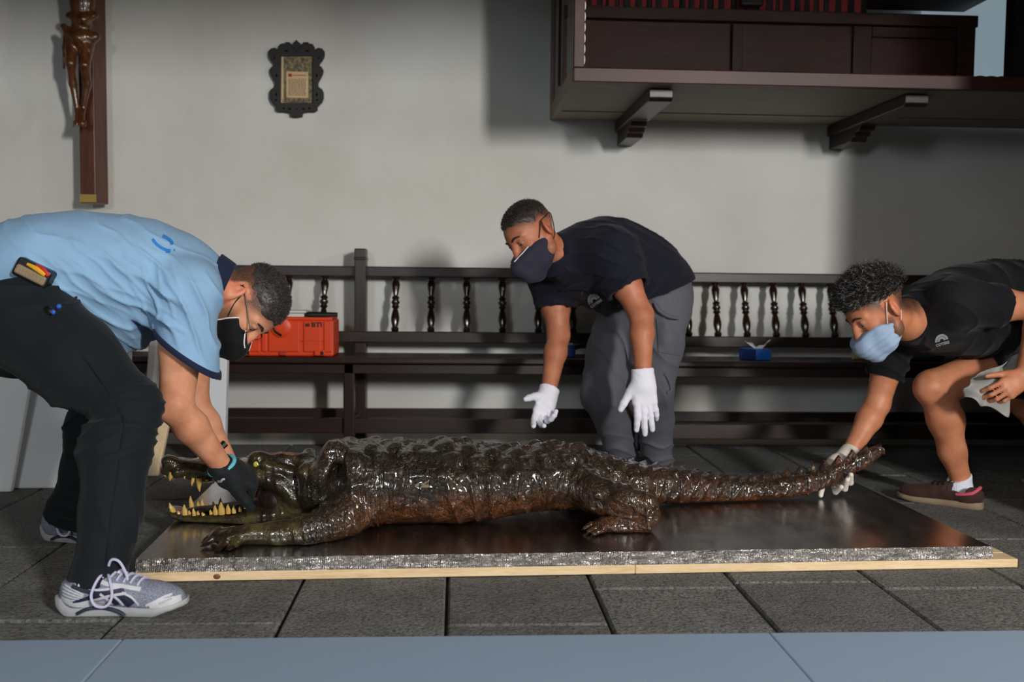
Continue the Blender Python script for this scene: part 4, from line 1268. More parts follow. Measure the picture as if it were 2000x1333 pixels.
    # claws
    for (x2, y2, Y2) in ((400,1060,2.815),(397,1068,2.785),(425,1075,2.75),(446,1074,2.75)):
        p = P(x2 + 3, y2 - 4, Y2); p.z = max(p.z, zb + .008)
        b = MB(); b.tube([p + Vector((.012, 0, .002)), p, p + Vector((-.013, -.004, -.006))], [.005, .0045, .001], 7); b.build('claw', mt['claw'], t, smooth=True)
    for (x2, y2, Y2) in ((1140,1036,2.955),(1148,1044,2.92),(1158,1048,2.895)):
        p = P(x2 + 3, y2 - 4, Y2); p.z = max(p.z, zb + .007)
        b = MB(); b.tube([p + Vector((.01, 0, .002)), p, p + Vector((-.013, -.006, -.005))], [.0045, .004, .001], 7); b.build('claw', mt['claw'], t, smooth=True)
    return body_o
CROC = crocodile()
# ------------------------------------------------------------------ people: shared builders
class Head:
    def __init__(s, c, F, U, k=1.0):
        s.c = np.array(c, float); s.F = nrm(F); u = np.array(U, float); u = u - s.F * (u @ s.F); s.U = nrm(u); s.R = np.cross(s.F, s.U); s.k = k
    def p(s, f, r, u): return s.c + s.k * (f * s.F + r * s.R + u * s.U)
    def ax(s): return (s.F, s.R, s.U)
    def loc(s, V):
        d = (np.asarray(V) - s.c) / s.k
        return d @ s.F, d @ s.R, d @ s.U
def head_sculpt(S, h):
    k = h.k; p = h.p
    S.ell(p(-.008, 0, .045), np.array((.098, .077, .088)) * k, h.ax(), .02)
    S.ell(p(.03, 0, .03), np.array((.070, .066, .075)) * k, h.ax(), .02)
    S.ell(p(.036, 0, -.025), np.array((.060, .058, .080)) * k, h.ax(), .03)
    for g in (-1, 1):
        S.chain([p(.0, g*.060, -.03), p(.015, g*.055, -.066), p(.06, g*.028, -.098), p(.076, 0, -.102)], [.020*k, .020*k, .019*k, .020*k], .025)
        S.ell(p(.066, g*.040, -.018), np.array((.024, .022, .022)) * k, h.ax(), .02)      # cheek
        S.cone(p(.088, g*.012, .036), p(.074, g*.048, .034), .012*k, .010*k, .012)          # brow
        S.ell(p(.098, g*.033, .014), np.array((.018, .017, .012)) * k, h.ax(), .014, 's')  # socket
        S.ell(p(.076, g*.033, .0145), np.array((.0135, .0150, .0130)) * k, h.ax(), .004)   # flesh round the eyeball
        # ear: rim, lobe, hollow
        e = p(-.012, g*.084, .002)
        out = nrm(h.R * g * .8 - h.F * .6)
        A = (out, nrm(h.U - .25*h.F), np.cross(out, nrm(h.U - .25*h.F)))
        S.ell(e, np.array((.009, .034, .021)) * k, A, .006)
        S.ell(e + out*.009*k + h.U*.004*k, np.array((.008, .020, .011)) * k, A, .006, 's')
        S.ell(e + out*.004*k - h.U*.004*k + h.F*.004*k, np.array((.006, .010, .006)) * k, A, .005)
        S.ell(p(.0835, g*.033, .0215), np.array((.0135, .0155, .0085)) * k, h.ax(), .003)  # upper lid
        S.ell(p(.0825, g*.033, .0035), np.array((.0125, .0150, .0060)) * k, h.ax(), .004)  # lower lid
    S.chain([p(.092, 0, .030), p(.106, 0, .002), p(.116, 0, -.022)], [.009*k, .010*k, .0135*k], .012)
    for g in (-1, 1): S.ell(p(.104, g*.012, -.026), np.array((.011, .009, .008)) * k, h.ax(), .008)
    S.cone(p(.094, -.018, -.052), p(.094, .018, -.052), .008*k, .008*k, .010)
    S.cone(p(.091, -.016, -.064), p(.091, .016, -.064), .008*k, .008*k, .008)
    S.ell(p(.082, 0, -.098), np.array((.018, .022, .016)) * k, h.ax(), .015)
def face_parts(t, h, side_sign, iris, browmat, look=(0, 0)):
    k = h.k
    for g in (-1, 1):
        c = h.p(.0835, g*.033, .0125)
        M = Matrix(((h.F[0], h.R[0], h.U[0]), (h.F[1], h.R[1], h.U[1]), (h.F[2], h.R[2], h.U[2])))
        b = MB(); b.sphere(Vector(c), .0118*k, 14, 10); e = b.build('eye', mt['eye_white'], t, smooth=True)
        b = MB(); b.sphere(Vector(h.p(.0895, g*.034, .0105)), .0062*k, 10, 8); b.build('iris', iris, e, smooth=True)
        b = MB(); b.tube([h.p(.102, g*.010, .034), h.p(.099, g*.028, .042), h.p(.086, g*.050, .037)], [.003*k, .0045*k, .002*k], 6, smooth=5); b.build('eyebrow', browmat, t, smooth=True)
def stubble_attr(me, h, amount, hi=-.005, keep=None, soft=.03):
    n = len(me.vertices); co = np.empty(n*3, np.float32); me.vertices.foreach_get('co', co); V = co.reshape(-1, 3)
    f, r, u = h.loc(V)
    near = (f*f + r*r + u*u) < .19**2
    jaw = sstep(hi, hi - .045, u) * sstep(-.03, .0, f) * (u > -.135) * near
    v = amount * jaw
    if keep is not None:
        keep = ear_gap(keep)
        e = sstep(.068, .080, np.abs(r)) * (np.abs(u - .002) < .038) * (np.abs(f + .012) < .03)
        v = np.maximum(v, near * sstep(-soft*.55, soft*.45, keep(f, r, u)) * .96 * (1 - e))
    v = np.clip(v, 0, 1)
    a = me.attributes.new('stubble', 'FLOAT', 'POINT'); a.data.foreach_set('value', v.astype(np.float32))
    ear = sstep(.072, .082, np.abs(r)) * (np.abs(u) < .05) * (np.abs(f + .012) < .035) * near * .45
    nose = sstep(.105, .118, f) * near * .35
    a = me.attributes.new('pink', 'FLOAT', 'POINT'); a.data.foreach_set('value', np.clip(ear + nose, 0, 1).astype(np.float32))

def ear_gap(keep):
    def fn(f, r, u):
        e = (np.sqrt(((f + .012) / .027) ** 2 + ((u - .002) / .040) ** 2) - 1) * .03
        return np.where(np.abs(r) > .05, np.minimum(keep(f, r, u), e), keep(f, r, u))
    return fn
def mask_edges(mk, h, fu, rad, name='mask_edge'):
    bv = bvh_of(mk)
    for g in (1, -1):
        pts = []
        for f, uu in fu:
            q = bv.ray_cast(Vector(h.p(f, g*.16, uu)), Vector(h.R * -g))
            if q[0] is not None and (q[0] - Vector(h.c)).dot(Vector(h.R)) * g > -.002: pts.append(q[0])
        if len(pts) > 2:
            b = MB(); b.tube(pts, rad, 6); b.build(name, mt['white_edge'], mk, smooth=True)
def hair_mesh(name, h, keep, h_grid, thick, rough, strands, length, direction, seed, mat, t, curl=0.0, wid=.0011):
    """scalp cap (kept where keep(f, r, u) > 0) with strands growing from it, one mesh"""
    k = h.k
    S = Sculpt()
    S.ell(h.p(-.008, 0, .045), (np.array((.098, .077, .088)) - .001) * k, h.ax(), .01)
    S.ell(h.p(.018, 0, .045), (np.array((.075, .066, .075)) - .001) * k, h.ax(), .02)
    V, F = S.verts(h_grid)
    N = vnormals(V, F)
    f, r, u = h.loc(V)
    keep = ear_gap(keep)
    kp = keep(f, r, u) + .007 * fbm(V * 48, seed + 3, 3)
    V = V + N * (-.004 + (thick + .005) * sstep(-.004, max(.012, thick * 1.6), kp))[:, None] * k
    V = V + N * (rough * fbm(V * 70, seed, 3) * sstep(.004, .02, kp))[:, None]
    fm = (kp[F].min(1) > -.012)
    F = F[fm]
    me_tri = []
    rng = np.random.RandomState(seed)
    fc = V[F].mean(1); fN = N[F].mean(1); fk = kp[F].mean(1)
    cand = np.where(fk > -0.004)[0]
    ids = rng.choice(cand, strands)
    base = fc[ids] + rng.normal(0, h_grid * .4, (strands, 3)); nn = fN[ids]
    dr = h.F * direction[0] + h.R * direction[1] + h.U * direction[2]
    L = length * (0.6 + .6 * rng.rand(strands)) * np.clip(fk[ids] / .02, .3, 1)
    d1 = nn * .75 + dr + rng.normal(0, .28, (strands, 3)); d1 /= np.linalg.norm(d1, axis=1)[:, None]
    sd = np.cross(d1, rng.normal(0, 1, (strands, 3))); sd /= np.linalg.norm(sd, axis=1)[:, None] + 1e-9
    NV = [V]; NF = []
    n0 = len(V)
    segs = 4 if curl else 2
    P_ = base - nn * .002; ring = []
    ph = rng.rand(strands) * 6.28
    up2 = np.cross(d1, sd)
    for j in range(segs + 1):
        w = wid * (1 - .75 * j / segs)
        ring.append((P_ - sd * w, P_ + sd * w))
        dd = d1 + curl * (up2 * np.cos(ph + j * 1.7)[:, None] + sd * np.sin(ph + j * 1.7)[:, None]) - nn * .35 * j / segs
        P_ = P_ + dd * (L / segs)[:, None]
    pts = np.stack([q for pr in ring for q in pr], 1)       # strands, 2*(segs+1), 3
    m = 2 * (segs + 1)
    NV.append(pts.reshape(-1, 3))
    b0 = n0 + np.arange(strands) * m
    for j in range(segs):
        NF.append(np.stack([b0 + 2*j, b0 + 2*j + 1, b0 + 2*j + 3, b0 + 2*j + 2], 1))
    VV = np.concatenate(NV); FF = np.concatenate([F] + NF)
    return link(name, mesh_np(name, VV, FF), mat, t)

def hand_sculpt(S, w, d, n, thumb_side, curl, k=1.0, thumb=(0.75, .55, -.25), fat=1.0, splay=.10, tcurl=.4, spread=None):
    """w wrist, d along the hand, n towards the back of the hand; thumb_side = unit side vector sign along n x d"""
    w = np.array(w, float); d = nrm(d); n = np.array(n, float); n = nrm(n - d * (n @ d)); s = np.cross(n, d) * thumb_side
    # palm
    for o in (.030, .010, -.010, -.028):
        S.cone(w + d*.012*k + s*o*.62*k, w + d*.085*k + s*o*k - n*(.003*k), .0145*k*fat, .0115*k*fat, .012*k)
    S.ell(w + d*.045*k, np.array((.045, .036, .0135))*k, (d, s, n), .012*k)
    S.cone(w - d*.01*k, w + d*.03*k, .025*k*fat, .027*k*fat, .015*k, sq=(n, .72))
    ln = ((.030, .088, (.042, .026, .021), .0088), (.010, .093, (.047, .030, .022), .0090), (-.010, .089, (.043, .028, .021), .0086), (-.028, .080, (.034, .021, .019), .0077))
    tips = []
    for i, (o, st, seg, r) in enumerate(ln):
        c = curl[i]; p = w + d*st*k + s*o*k
        a = 0.0; dirn = d; sd = splay * (1.5 - i) / 1.5
        if spread is not None: sd = spread[i]
        for j, L in enumerate(seg):
            a += c[j]
            v = nrm(d*math.cos(a) - n*math.sin(a) + s*sd*math.cos(a))
            q = p + v*L*k
            S.cone(p, q, r*k*fat*(1 - .07*j), r*k*fat*(.93 - .08*j), .003*k)
            p = q
        tips.append(p)
    p = w + d*.022*k + s*.024*k - n*.006*k
    v = nrm(s*thumb[0] + d*thumb[1] + n*thumb[2])
    S.cone(w + d*.012*k + s*.012*k, p + v*.03*k, .016*k*fat, .0135*k*fat, .012*k)
    q = p + v*.046*k
    S.cone(p, q, .0135*k*fat, .0105*k*fat, .006*k)
    v2 = nrm(v*(1 - .3*tcurl) + d*tcurl*.8 - n*tcurl*.3); q2 = q + v2*.032*k
    S.cone(q, q2, .0108*k*fat, .0098*k*fat, .004*k)
    v3 = nrm(v2*(1 - .3*tcurl) + d*tcurl*.6 - n*tcurl*.3); S.cone(q2, q2 + v3*.022*k, .0098*k*fat, .0078*k*fat, .004*k)
    return tips

def shoe(t, heel, toe, lean, kind, side=1):
    """trainer or canvas shoe; heel and toe are points on the ground under the ends, side = +1: visible flank on local -y"""
    heel = Vector(heel); toe = Vector(toe); X = (toe - heel); Ln = X.length; X.normalize()
    Zv = Vector(lean).normalized(); Zv = (Zv - X * Zv.dot(X)).normalized(); Yv = Zv.cross(X)
    Mx = Matrix(((X.x, Yv.x, Zv.x, heel.x), (X.y, Yv.y, Zv.y, heel.y), (X.z, Yv.z, Zv.z, heel.z), (0, 0, 0, 1)))
    k = Ln / .30
    w2 = lambda q: np.array(Mx @ (Vector(q) * k))
    Xn, Yn, Zn = np.array(X), np.array(Yv), np.array(Zv)
    root = bpy.data.objects.new('shoe', None)
    tr = kind == 'trainer'
    # sole: outline swept with its own thickness
    def half(u):   # half width along the length
        return np.interp(u, [0, .04, .12, .3, .45, .62, .78, .9, .97, 1], [.012, .024, .031, .031, .030, .038, .043, .039, .027, .012])
    def zlo(u): return np.interp(u, [0, .08, .5, .75, 1], [.022, .002, .0, .0, .024]) if tr else np.interp(u, [0, .05, .8, 1], [.002, 0, 0, .010])
    def zhi(u): return np.interp(u, [0, .1, .3, .5, .7, .9, 1], [.046, .040, .034, .029, .026, .028, .038]) if tr else np.interp(u, [0, .3, .8, 1], [.026, .024, .022, .026])
    U = np.linspace(0, 1, 41); V = []; F = []
    prof = [(-.86, 0), (-1, .25), (-1.04, .6), (-.98, 1), (.98, 1), (1.04, .6), (1, .25), (.86, 0)]
    for u in U:
        for a, b in prof:
            V.append(w2((u * .30, half(u) * a + .004 * math.sin(u * 3.1) * side, zlo(u) + (zhi(u) - zlo(u)) * b)))
    m = len(prof)
    for i in range(len(U) - 1):
        for j in range(m):
            F.append((i*m + j, i*m + (j+1) % m, (i+1)*m + (j+1) % m, (i+1)*m + j))
    F.append(tuple(range(m))); F.append(tuple((len(U)-1)*m + j for j in reversed(range(m))))
    b = MB(); b.add(V, F)
    so = b.build('shoe', None if False else (mt['shoe_sole'] if tr else mt['sole_tan']), t, smooth=True)
    so['label'] = 'sole of the shoe with its upper' if False else ('pale running shoe' if tr else ('dark canvas shoe with tan sole' if kind == 'canvas' else 'black shoe'))
    # upper
    S = Sculpt()
    pts = [(.046, 0, .058), (.075, 0, .066), (.12, 0, .060), (.17, 0, .048), (.22, 0, .036), (.262, 0, .031)]
    rs = [.030, .034, .037, .036, .034, .028]
    if not tr: rs = [.031, .033, .034, .034, .031, .024]; pts = [(.03, 0, .048), (.07, 0, .05), (.12, 0, .048), (.17, 0, .040), (.22, 0, .030), (.265, 0, .026)]
    S.chain([w2(p) for p in pts], [r*k for r in rs], .02*k)
    S.ell(w2((.225, .002, .030)), np.array((.066, .041, .040 if tr else .030))*k, (Xn, Yn, Zn), .015*k)
    S.ell(w2((.056, 0, .04)), np.array((.045, .034, .05))*k, (Xn, Yn, Zn), .015*k)
    S.cone(w2((.052, 0, .06 if tr else .045)), w2((.060, 0, .108 if tr else .062)), .037*k, .035*k, .02*k)
    S.plane(w2((.0, 0, .022)), -Zn, .003)
    S.plane(w2((.03, 0, .082 if tr else .056)), nrm(Zn*.97 - Xn*(.12 if tr else .03)), .004, *(lambda a, b: (np.minimum(a, b), np.maximum(a, b)))(w2((-.02, -.08, .04)), w2((.125, .08, .2))))
    S.cone(w2((.06, 0, .062)), w2((.066, 0, .16)), .029*k, .033*k, .004*k, mode='s')
    up = S.build('upper', mt['shoe_grey'] if tr else (mt['shoe_brown'] if kind == 'canvas' else mt['shoe_black']), so, .003)
    return so, up, w2, (X, Yv, Zv), k

def cam_side(): return Vector((0, 1, 0))
def emblem(t, name, surf, org, ex, ey, dr, tris, mat):
    V, F = tris
    bv = bvh_of(surf)
    pts = project(bv, V, org, ex, ey, dr)
    b = MB(); b.add(pts, F, project.miss); return b.build(name, mat, t)
def fan_emblem(w, hgt, text, tsize, ang):
    """half dome of slats over lettering, flat coordinates"""
    V = []; F = []
    n = 9
    for i in range(n):
        a0 = math.pi * (1 - (i + .06) / n); a1 = math.pi * (1 - (i + .94) / n)
        for lo, hi_ in ((.30, .62), (.68, 1.0)):
            b = len(V)
            for a, r in ((a0, lo), (a1, lo), (a1, hi_), (a0, hi_)):
                V.append(Vector((w/2*r*math.cos(a), hgt*r*math.sin(a)*.9 + .003, 0)))
            F.append((b, b+1, b+2, b+3))
    T, TF_ = text_tris(text, tsize, .0006)
    b = len(V)
    V += [Vector((v.x, v.y - tsize*.62, 0)) for v in T]; F += [tuple(i + b for i in f) for f in TF_]
    c, s = math.cos(ang), math.sin(ang)
    return [Vector((v.x*c - v.y*s, v.x*s + v.y*c, 0)) for v in V], F
# ------------------------------------------------------------------ person 1: pale blue shirt, at the crocodile's head
def person1():
    t = thing('person', tuple(G(170, 1150).xy) + (0,), 'person in pale blue polo shirt and dark trousers bending over the crocodile head', 'person')
    hd = Head(J(477, 592, 3.04), P(480, 700, 3.0) - P(458, 602, 3.04), P(520, 580, 3.04) - P(430, 607, 3.04), 1.0)
    nb = J(418, 556, 3.0)                       # neck base
    shR, shL = J(366, 572, 2.84), J(376, 556, 3.19)
    elR, wrR = J(343, 795, 2.84), J(436, 914, 2.98)
    elL, wrL = J(378, 790, 3.22), J(446, 905, 3.24)
    hipR, hipL = J(40, 618, 2.76), J(45, 612, 2.98)
    knR, anR = J(255, 792, 2.62), J(193, 1128, 2.45)
    knL, anL = J(228, 770, 2.98), J(138, 996, 3.06)
    heelR, toeR = G(112, 1200), G(368, 1196)
    # ---- body
    S = Sculpt()
    head_sculpt(S, hd)
    S.cone(hd.p(-.02, 0, -.045), nb, .052, .058, .02)
    S.chain([nb, J(345, 558, 3.01), J(260, 552, 2.95), J(120, 560, 2.88), J(30, 590, 2.87)], [.062, .12, .15, .14, .14], .05, sq=((0, 0, 1), .68))
    for sh, el, wr in ((shR, elR, wrR), (shL, elL, wrL)):
        S.chain([J(385, 560, 3.01), sh], [.09, .068], .04)
        m = sh * .5 + el * .5
        S.chain([sh, m, el], [.066, .056, .047], .03)
        f1 = el * .68 + wr * .32
        S.chain([el, f1, wr], [.045, .047, .029], .02)
    # elbow knob
    S.ell(elR + np.array((-.022, -.018, -.01)), (.02, .02, .02), k=.02)
    for hp, kn, an in ((hipR, knR, anR), (hipL, knL, anL)):
        S.chain([hp, kn, an], [.085, .055, .04], .03)
    S.cone(wrR, wrR + nrm(J(480, 934, 3.02) - wrR) * .05, .027, .020, .01)
    hand_sculpt(S, wrL, J(490, 925, 3.26) - wrL, (0, .1, 1), 1, [(.5, .6, .4)]*4, .98)
    bod = S.mesh('body', .005)
    kp = lambda f, r, u: np.minimum(u + .012 - np.clip(f + .02, 0, 1) * .75, .098 - f - np.clip(.07 - u, 0, 1) * .9) * .6
    stubble_attr(bod, hd, .75, hi=.0, keep=kp)
    link('body', bod, mt['skin1'], t)
    face_parts(t, hd, 1, mt['iris'], mt['hair_dark'])
    hair_mesh('hair', hd, lambda f, r, u: np.minimum(kp(f, r, u), (u - .044) * .5), .004, .003, .0012, 14000, .010, (.25, 0, .1), 5, mt['hair_salt'], t, wid=.0008)
    # ---- trousers
    S = Sculpt()
    waist = J(70, 548, 2.87)
    S.chain([J(15, 620, 2.88), J(40, 596, 2.88), waist + np.array((.0, 0, .01))], [.17, .175, .16], .05, sq=((0, 1, 0), .95))
    for hp, kn, an, ra in ((hipR, knR, anR, .066), (hipL, knL, anL, .064)):
        md = hp * .5 + kn * .5
        S.chain([hp, md, kn], [.142, .110, .074], .05)
        kk = kn * .72 + an * .28 + np.array((-.018, 0, 0))
        S.chain([kn, kk, kn * .35 + an * .65, an], [.074, .081, .070, ra], .03)
        S.cone(an, an + nrm(an - kn) * .03, ra, ra + .004, .02, cut=(0, 1))
    nw = nrm(np.array((-.22, 0, .97)))
    S.plane(J(75, 545, 2.87), nw, .006)
    def dsp(V, N):
        d = .006 * fbm(V * 7, 3, 2)
        thigh = sstep(.30, .42, V[:, 2])
        d += thigh * .014 * folds(V * np.array([.35, 1, 1]), (-.15, 0, 1), 60, 6, 1.6, 11, 2.4)
        kn_ = np.exp(-((V[:, 2] - .42) / .10) ** 2)
        d += kn_ * .009 * folds(V, (-.5, .2, 1), 62, 6, 1.6, 13, 2.4)
        shin = 1 - thigh
        d += shin * .012 * folds(V * np.array([1, 1, .35]), (1, .5, .4), 40, 5, 2.0, 17, 2.2)
        d += np.exp(-((V[:, 2] - .10) / .06) ** 2) * .016 * folds(V, (.2, 0, 1), 60, 7, 1.6, 19, 2.2)
        return d
    tr = S.build('trousers', mt['denim'], t, .005, dsp)
    bv = bvh_of(tr)
    # seam down the outside of the leg
    b = MB(); pts = []
    for px, py in ((110, 640), (165, 700), (205, 755), (238, 810), (243, 830), (236, 880), (228, 940), (218, 1000), (212, 1060), (208, 1110)):
        o = P(px, py, 2.2); h = bv.ray_cast(o, (o - Vector((0, 0, CAMZ))).normalized())
        if h[0]: pts.append(h[0])
    b.tube(pts, .0022, 5, smooth=5); b.build('seam', mt['denim'], t)
    # pocket with a blue clip
    def on(px, py, off=0.0):
        o = P(px, py, 2.2); dr = (o - Vector((0, 0, CAMZ))).normalized(); h = bv.ray_cast(o, dr)
        return (h[0] - dr * off) if h[0] else P(px, py, 2.7)
    b = MB(); b.tube([on(150, 573, .004), on(146, 585, .004), on(118, 606, .004), on(100, 622, .004)], .004, 6, smooth=4); b.build('pocket_edge', mt['denim'], t, smooth=True)
    b = MB(); b.tube([on(92, 603, .0), on(98, 608, .004), on(103, 614, .003)], [.010, .012, .009], 8, smooth=3); b.build('pocket_tool', mt['black_plastic'], t, smooth=True)
    b = MB(); b.sphere(on(115, 599, .004), (.007, .006, .007), 8, 6); b.sphere(on(104, 610, .012), (.006, .005, .007), 8, 6); b.build('blue_clip', mt['blue_card'], t, smooth=True)
    # ---- shirt
    S = Sculpt()
    S.chain([J(28, 540, 2.89), J(100, 528, 2.9), J(200, 532, 2.94), J(285, 545, 2.98), J(325, 550, 3.01), J(362, 553, 3.01)], [.178, .19, .205, .205, .165, .10], .06, sq=((0, .15, 1), .76))
    S.chain([J(170, 565, 2.92), J(250, 592, 2.94), J(310, 600, 2.95)], [.13, .125, .095], .05)
    S.cone(J(365, 556, 3.01), nb, .09, .066, .04, cut=(0, 1))
    hemR = sh_h = shR * .40 + elR * .60 + np.array((.02, 0, .0))
    S.chain([J(355, 558, 2.98), shR], [.10, .080], .05)
    axR = nrm(hemR - shR)
    hemd = nrm(J(388, 722, 2.80) - J(312, 660, 2.84))
    S.cone(shR, hemR + axR * .05, .080, .088, .05)
    hn = nrm(np.cross(hemd, np.array((0, 1., .0)))); hn = hn if hn @ axR > 0 else -hn
    S.plane(J(350, 683, 2.84), hn, .004, J(280, 800, 2.84) - np.array((0, .15, 0)), J(420, 640, 2.84) + np.array((0, .14, 0)))
    S.cone(shR * .25 + hemR * .75, hemR + axR * .09, .070, .072, .004, mode='s')
    hemL = shL * .42 + elL * .58
    S.cone(shL, hemL, .078, .086, .05, cut=(0, 1)); S.cone(J(350, 556, 3.05), shL, .1, .08, .05)
    S.plane(J(62, 563, 2.88), np.array((-.34, 0, -.94)), .01, J(-90, 700, 2.6) - np.array((0, .3, 0)), J(165, 500, 2.95) + np.array((0, .4, 0)))
    def dsp(V, N):
        px = V[:, 0]
        a = sstep(J(40, 0, 2.9)[0], J(150, 0, 2.9)[0], px) * (1 - sstep(J(330, 0, 2.9)[0], J(400, 0, 2.9)[0], px))
        low = sstep(.96, .78, V[:, 2])
        d = a * low * .022 * folds(V * np.array([1, .5, 1]), (.55, 0, .83), 44, 4, 1.4, 23, 2.6)
        d += a * low * .012 * folds(V * np.array([1, .5, 1]), (.66, 0, .75), 90, 7, 1.5, 27, 2.6)
        d += .006 * folds(V * np.array([1, .5, 1]), (.5, 0, .85), 60, 6, 2, 28, 3)
        arm = np.exp(-(((px - J(318, 0, 2.85)[0]) / .07) ** 2 + ((V[:, 2] - J(0, 590, 2.85)[2]) / .09) ** 2))
        d += arm * .016 * folds(V, (.95, 0, .3), 85, 6, 1.2, 29, 2.4)
        slv = sstep(J(318, 0, 2.85)[0], J(345, 0, 2.85)[0], px) * sstep(.86, .76, V[:, 2])
        d += slv * .013 * folds(V, (.9, .3, .45), 62, 5, 1.2, 33, 2.4)
        d += .005 * fbm(V * 6, 35, 2)
        hd_ = -(V - J(350, 683, 2.84)) @ hn
        onS = (V[:, 0] > J(300, 0, 2.84)[0]) & (V[:, 1] < 3.0) & (V[:, 2] < .80)
        return d * np.where(onS, sstep(.0, .07, hd_), 1)
    sh = S.build('shirt', mt['blue_shirt'], t, .005, dsp)
    # sleeve band
    S = Sculpt()
    S.cone(shR * .5 + hemR * .5, hemR + axR * .06, .0925, .0925, .005)
    lo, hi = J(270, 810, 2.84) - np.array((0, .2, 0)), J(430, 560, 2.84) + np.array((0, .2, 0))
    S.plane(J(350, 686, 2.84), hn, .003); S.plane(J(350, 672, 2.84), -hn, .003)
    S.cone(shR * .3 + hemR * .7, hemR + axR * .09, .072, .074, .003, mode='s')
    S.build('sleeve_band', mt['navy'], t, .004)
    # collar
    S = Sculpt(); ca = nrm(J(470, 582, 3.02) - J(400, 553, 3.0))
    S.cone(nb - ca * .015, nb + ca * .036, .094, .082, .01, cut=(1, 1)); S.cone(nb - ca * .05, nb + ca * .07, .076, .072, .004, mode='s')
    S.build('collar', mt['navy'], t, .004)
    # blue marks of the print on the back
    bs = bvh_of(sh)
    for pts, w in (([(300, 468), (308, 478), (320, 486), (332, 489)], .010), ([(318, 462), (326, 466), (333, 472), (335, 478)], .012), ([(323, 491), (331, 491)], .007), ([(337, 487), (340, 488)], .006)):
        V2, F2 = ribbon2([((x - 320) / 650, -(y - 478) / 650) for x, y in pts], w * .8, 5)
        o = P(320, 478, 2.95); dr = (o - Vector((0, 0, CAMZ))).normalized()
        b = MB(); b.add(project(bs, V2, o, (1, 0, 0), (0, 0, 1), dr, .0015), F2); b.build('back_print', mt['logo_blue'], t)
    # belt pouch
    bt = MB(); o = P(58, 537, 2.66)
    Xp = (P(86, 551, 2.66) - P(30, 523, 2.66)).normalized(); Zp = Vector((-Xp.z, 0, Xp.x)); Yp = Vector((0, 1, 0))
    Mx = Matrix(((Xp.x, 0, Zp.x, o.x), (Xp.y, 1, Zp.y, o.y + .02), (Xp.z, 0, Zp.z, o.z), (0, 0, 0, 1)))
    b = MB(); b.box((-.05, -.012, -.022), (.045, .05, .03), Mx); pc = b.build('belt_pouch', mt['black_plastic'], t, bevel=.008)
    b = MB(); b.box((-.043, -.018, -.014), (.04, -.005, .012), Mx); b.build('rubber_side', mt['pouch_tan'], pc, bevel=.006)
    b = MB()
    for i in range(8): b.box((-.036 + i*.0095, -.021, -.010), (-.031 + i*.0095, -.016, .009), Mx)
    b.build('ridge', mt['pouch_tan'], pc, bevel=.0015)
    b = MB(); b.tube([Mx @ Vector(q) for q in ((-.02, -.012, .021), (.01, -.017, .021), (.034, -.016, .016))], [.004, .007, .006], 8, smooth=3); b.build('yellow_stripe', mt['yellow'], pc, smooth=True)
    b = MB(); b.tube([Mx @ Vector(q) for q in ((-.0, -.010, .029), (.022, -.014, .027), (.042, -.014, .018))], [.003, .006, .006], 8, smooth=3); b.build('red_stripe', mt['red'], pc, smooth=True)
    # ---- mask and glasses
    S = Sculpt()
    S.ell(hd.p(.072, 0, -.062), (.066, .063, .062), hd.ax(), .01)
    for g in (1, -1):
        S.chain([hd.p(.108, g*.016, -.045), hd.p(.060, g*.039, -.038), hd.p(.010, g*.045, -.040)], [.036, .034, .033], .015)
        S.chain([hd.p(.095, g*.010, -.095), hd.p(.055, g*.034, -.086), hd.p(.012, g*.045, -.068)], [.030, .030, .028], .02)
    S.chain([hd.p(.115, 0, -.028), hd.p(.142, 0, -.060), hd.p(.118, 0, -.112)], [.018, .018, .016], .03)
    S.plane(hd.p(.05, 0, -.05), -hd.F + .15*hd.U, .003); S.plane(hd.p(.112, 0, -.012), nrm(hd.U + .35*hd.F), .003)
    mk = S.build('mask', mt['black_mask'], t, .004, lambda V, N: .0015 * fbm(V * 40, 3, 2))
    mask_edges(mk, hd, [(f, -.0135 + .35*(.112 - f)) for f in np.linspace(.14, .062, 10)] + [(.0525 + .15*(u + .05), u) for u in np.linspace(-.0, -.10, 10)], .0024)
    for g in (1, -1):
        b = MB(); b.tube([hd.p(.045, g*.065, -.04), hd.p(.015, g*.073, -.012), hd.p(-.012, g*.083, .030), hd.p(-.03, g*.085, .02)], .0018, 6, smooth=5); b.build('mask_strap', mt['strap'], mk, smooth=True)
        b = MB(); b.tube([hd.p(.03, g*.062, -.08), hd.p(.0, g*.070, -.055), hd.p(-.03, g*.078, -.02)], .0018, 6, smooth=5); b.build('mask_strap', mt['strap'], mk, smooth=True)
    b = MB(); b.tube([hd.p(-.03, .085, .028), hd.p(.03, .080, .024), hd.p(.098, .064, .014)], .0016, 6)
    gl = b.build('glasses', mt['metal_dark'], t, smooth=True)
    for g in (1, -1):
        c = [hd.p(.105 - .006 * (1 - math.cos(a)), g*(.036 + .026*math.cos(a)), .004 + .018*math.sin(a)) for a in [2*math.pi*i/18 for i in range(19)]]
        b = MB(); b.tube(c, .0011, 5); b.build('rim', mt['metal_dark'], gl, smooth=True)
        b = MB(); b.prism([Vector(q) for q in c[:-1]], Vector(hd.F) * .0012); b.build('lens', mt['lens'], gl)
    b = MB(); b.tube([hd.p(-.03, -.085, .028), hd.p(.03, -.080, .024), hd.p(.098, -.064, .014)], .0016, 6); b.build('temple', mt['metal_dark'], gl, smooth=True)
    b = MB(); b.tube([hd.p(.108, .010, .008), hd.p(.113, 0, .011), hd.p(.108, -.010, .008)], .0013, 6); b.build('bridge', mt['metal_dark'], gl, smooth=True)
    # ---- glove on the near hand
    S = Sculpt()
    dH = J(484, 931, 3.02) - wrR
    fd = nrm(wrR - elR)
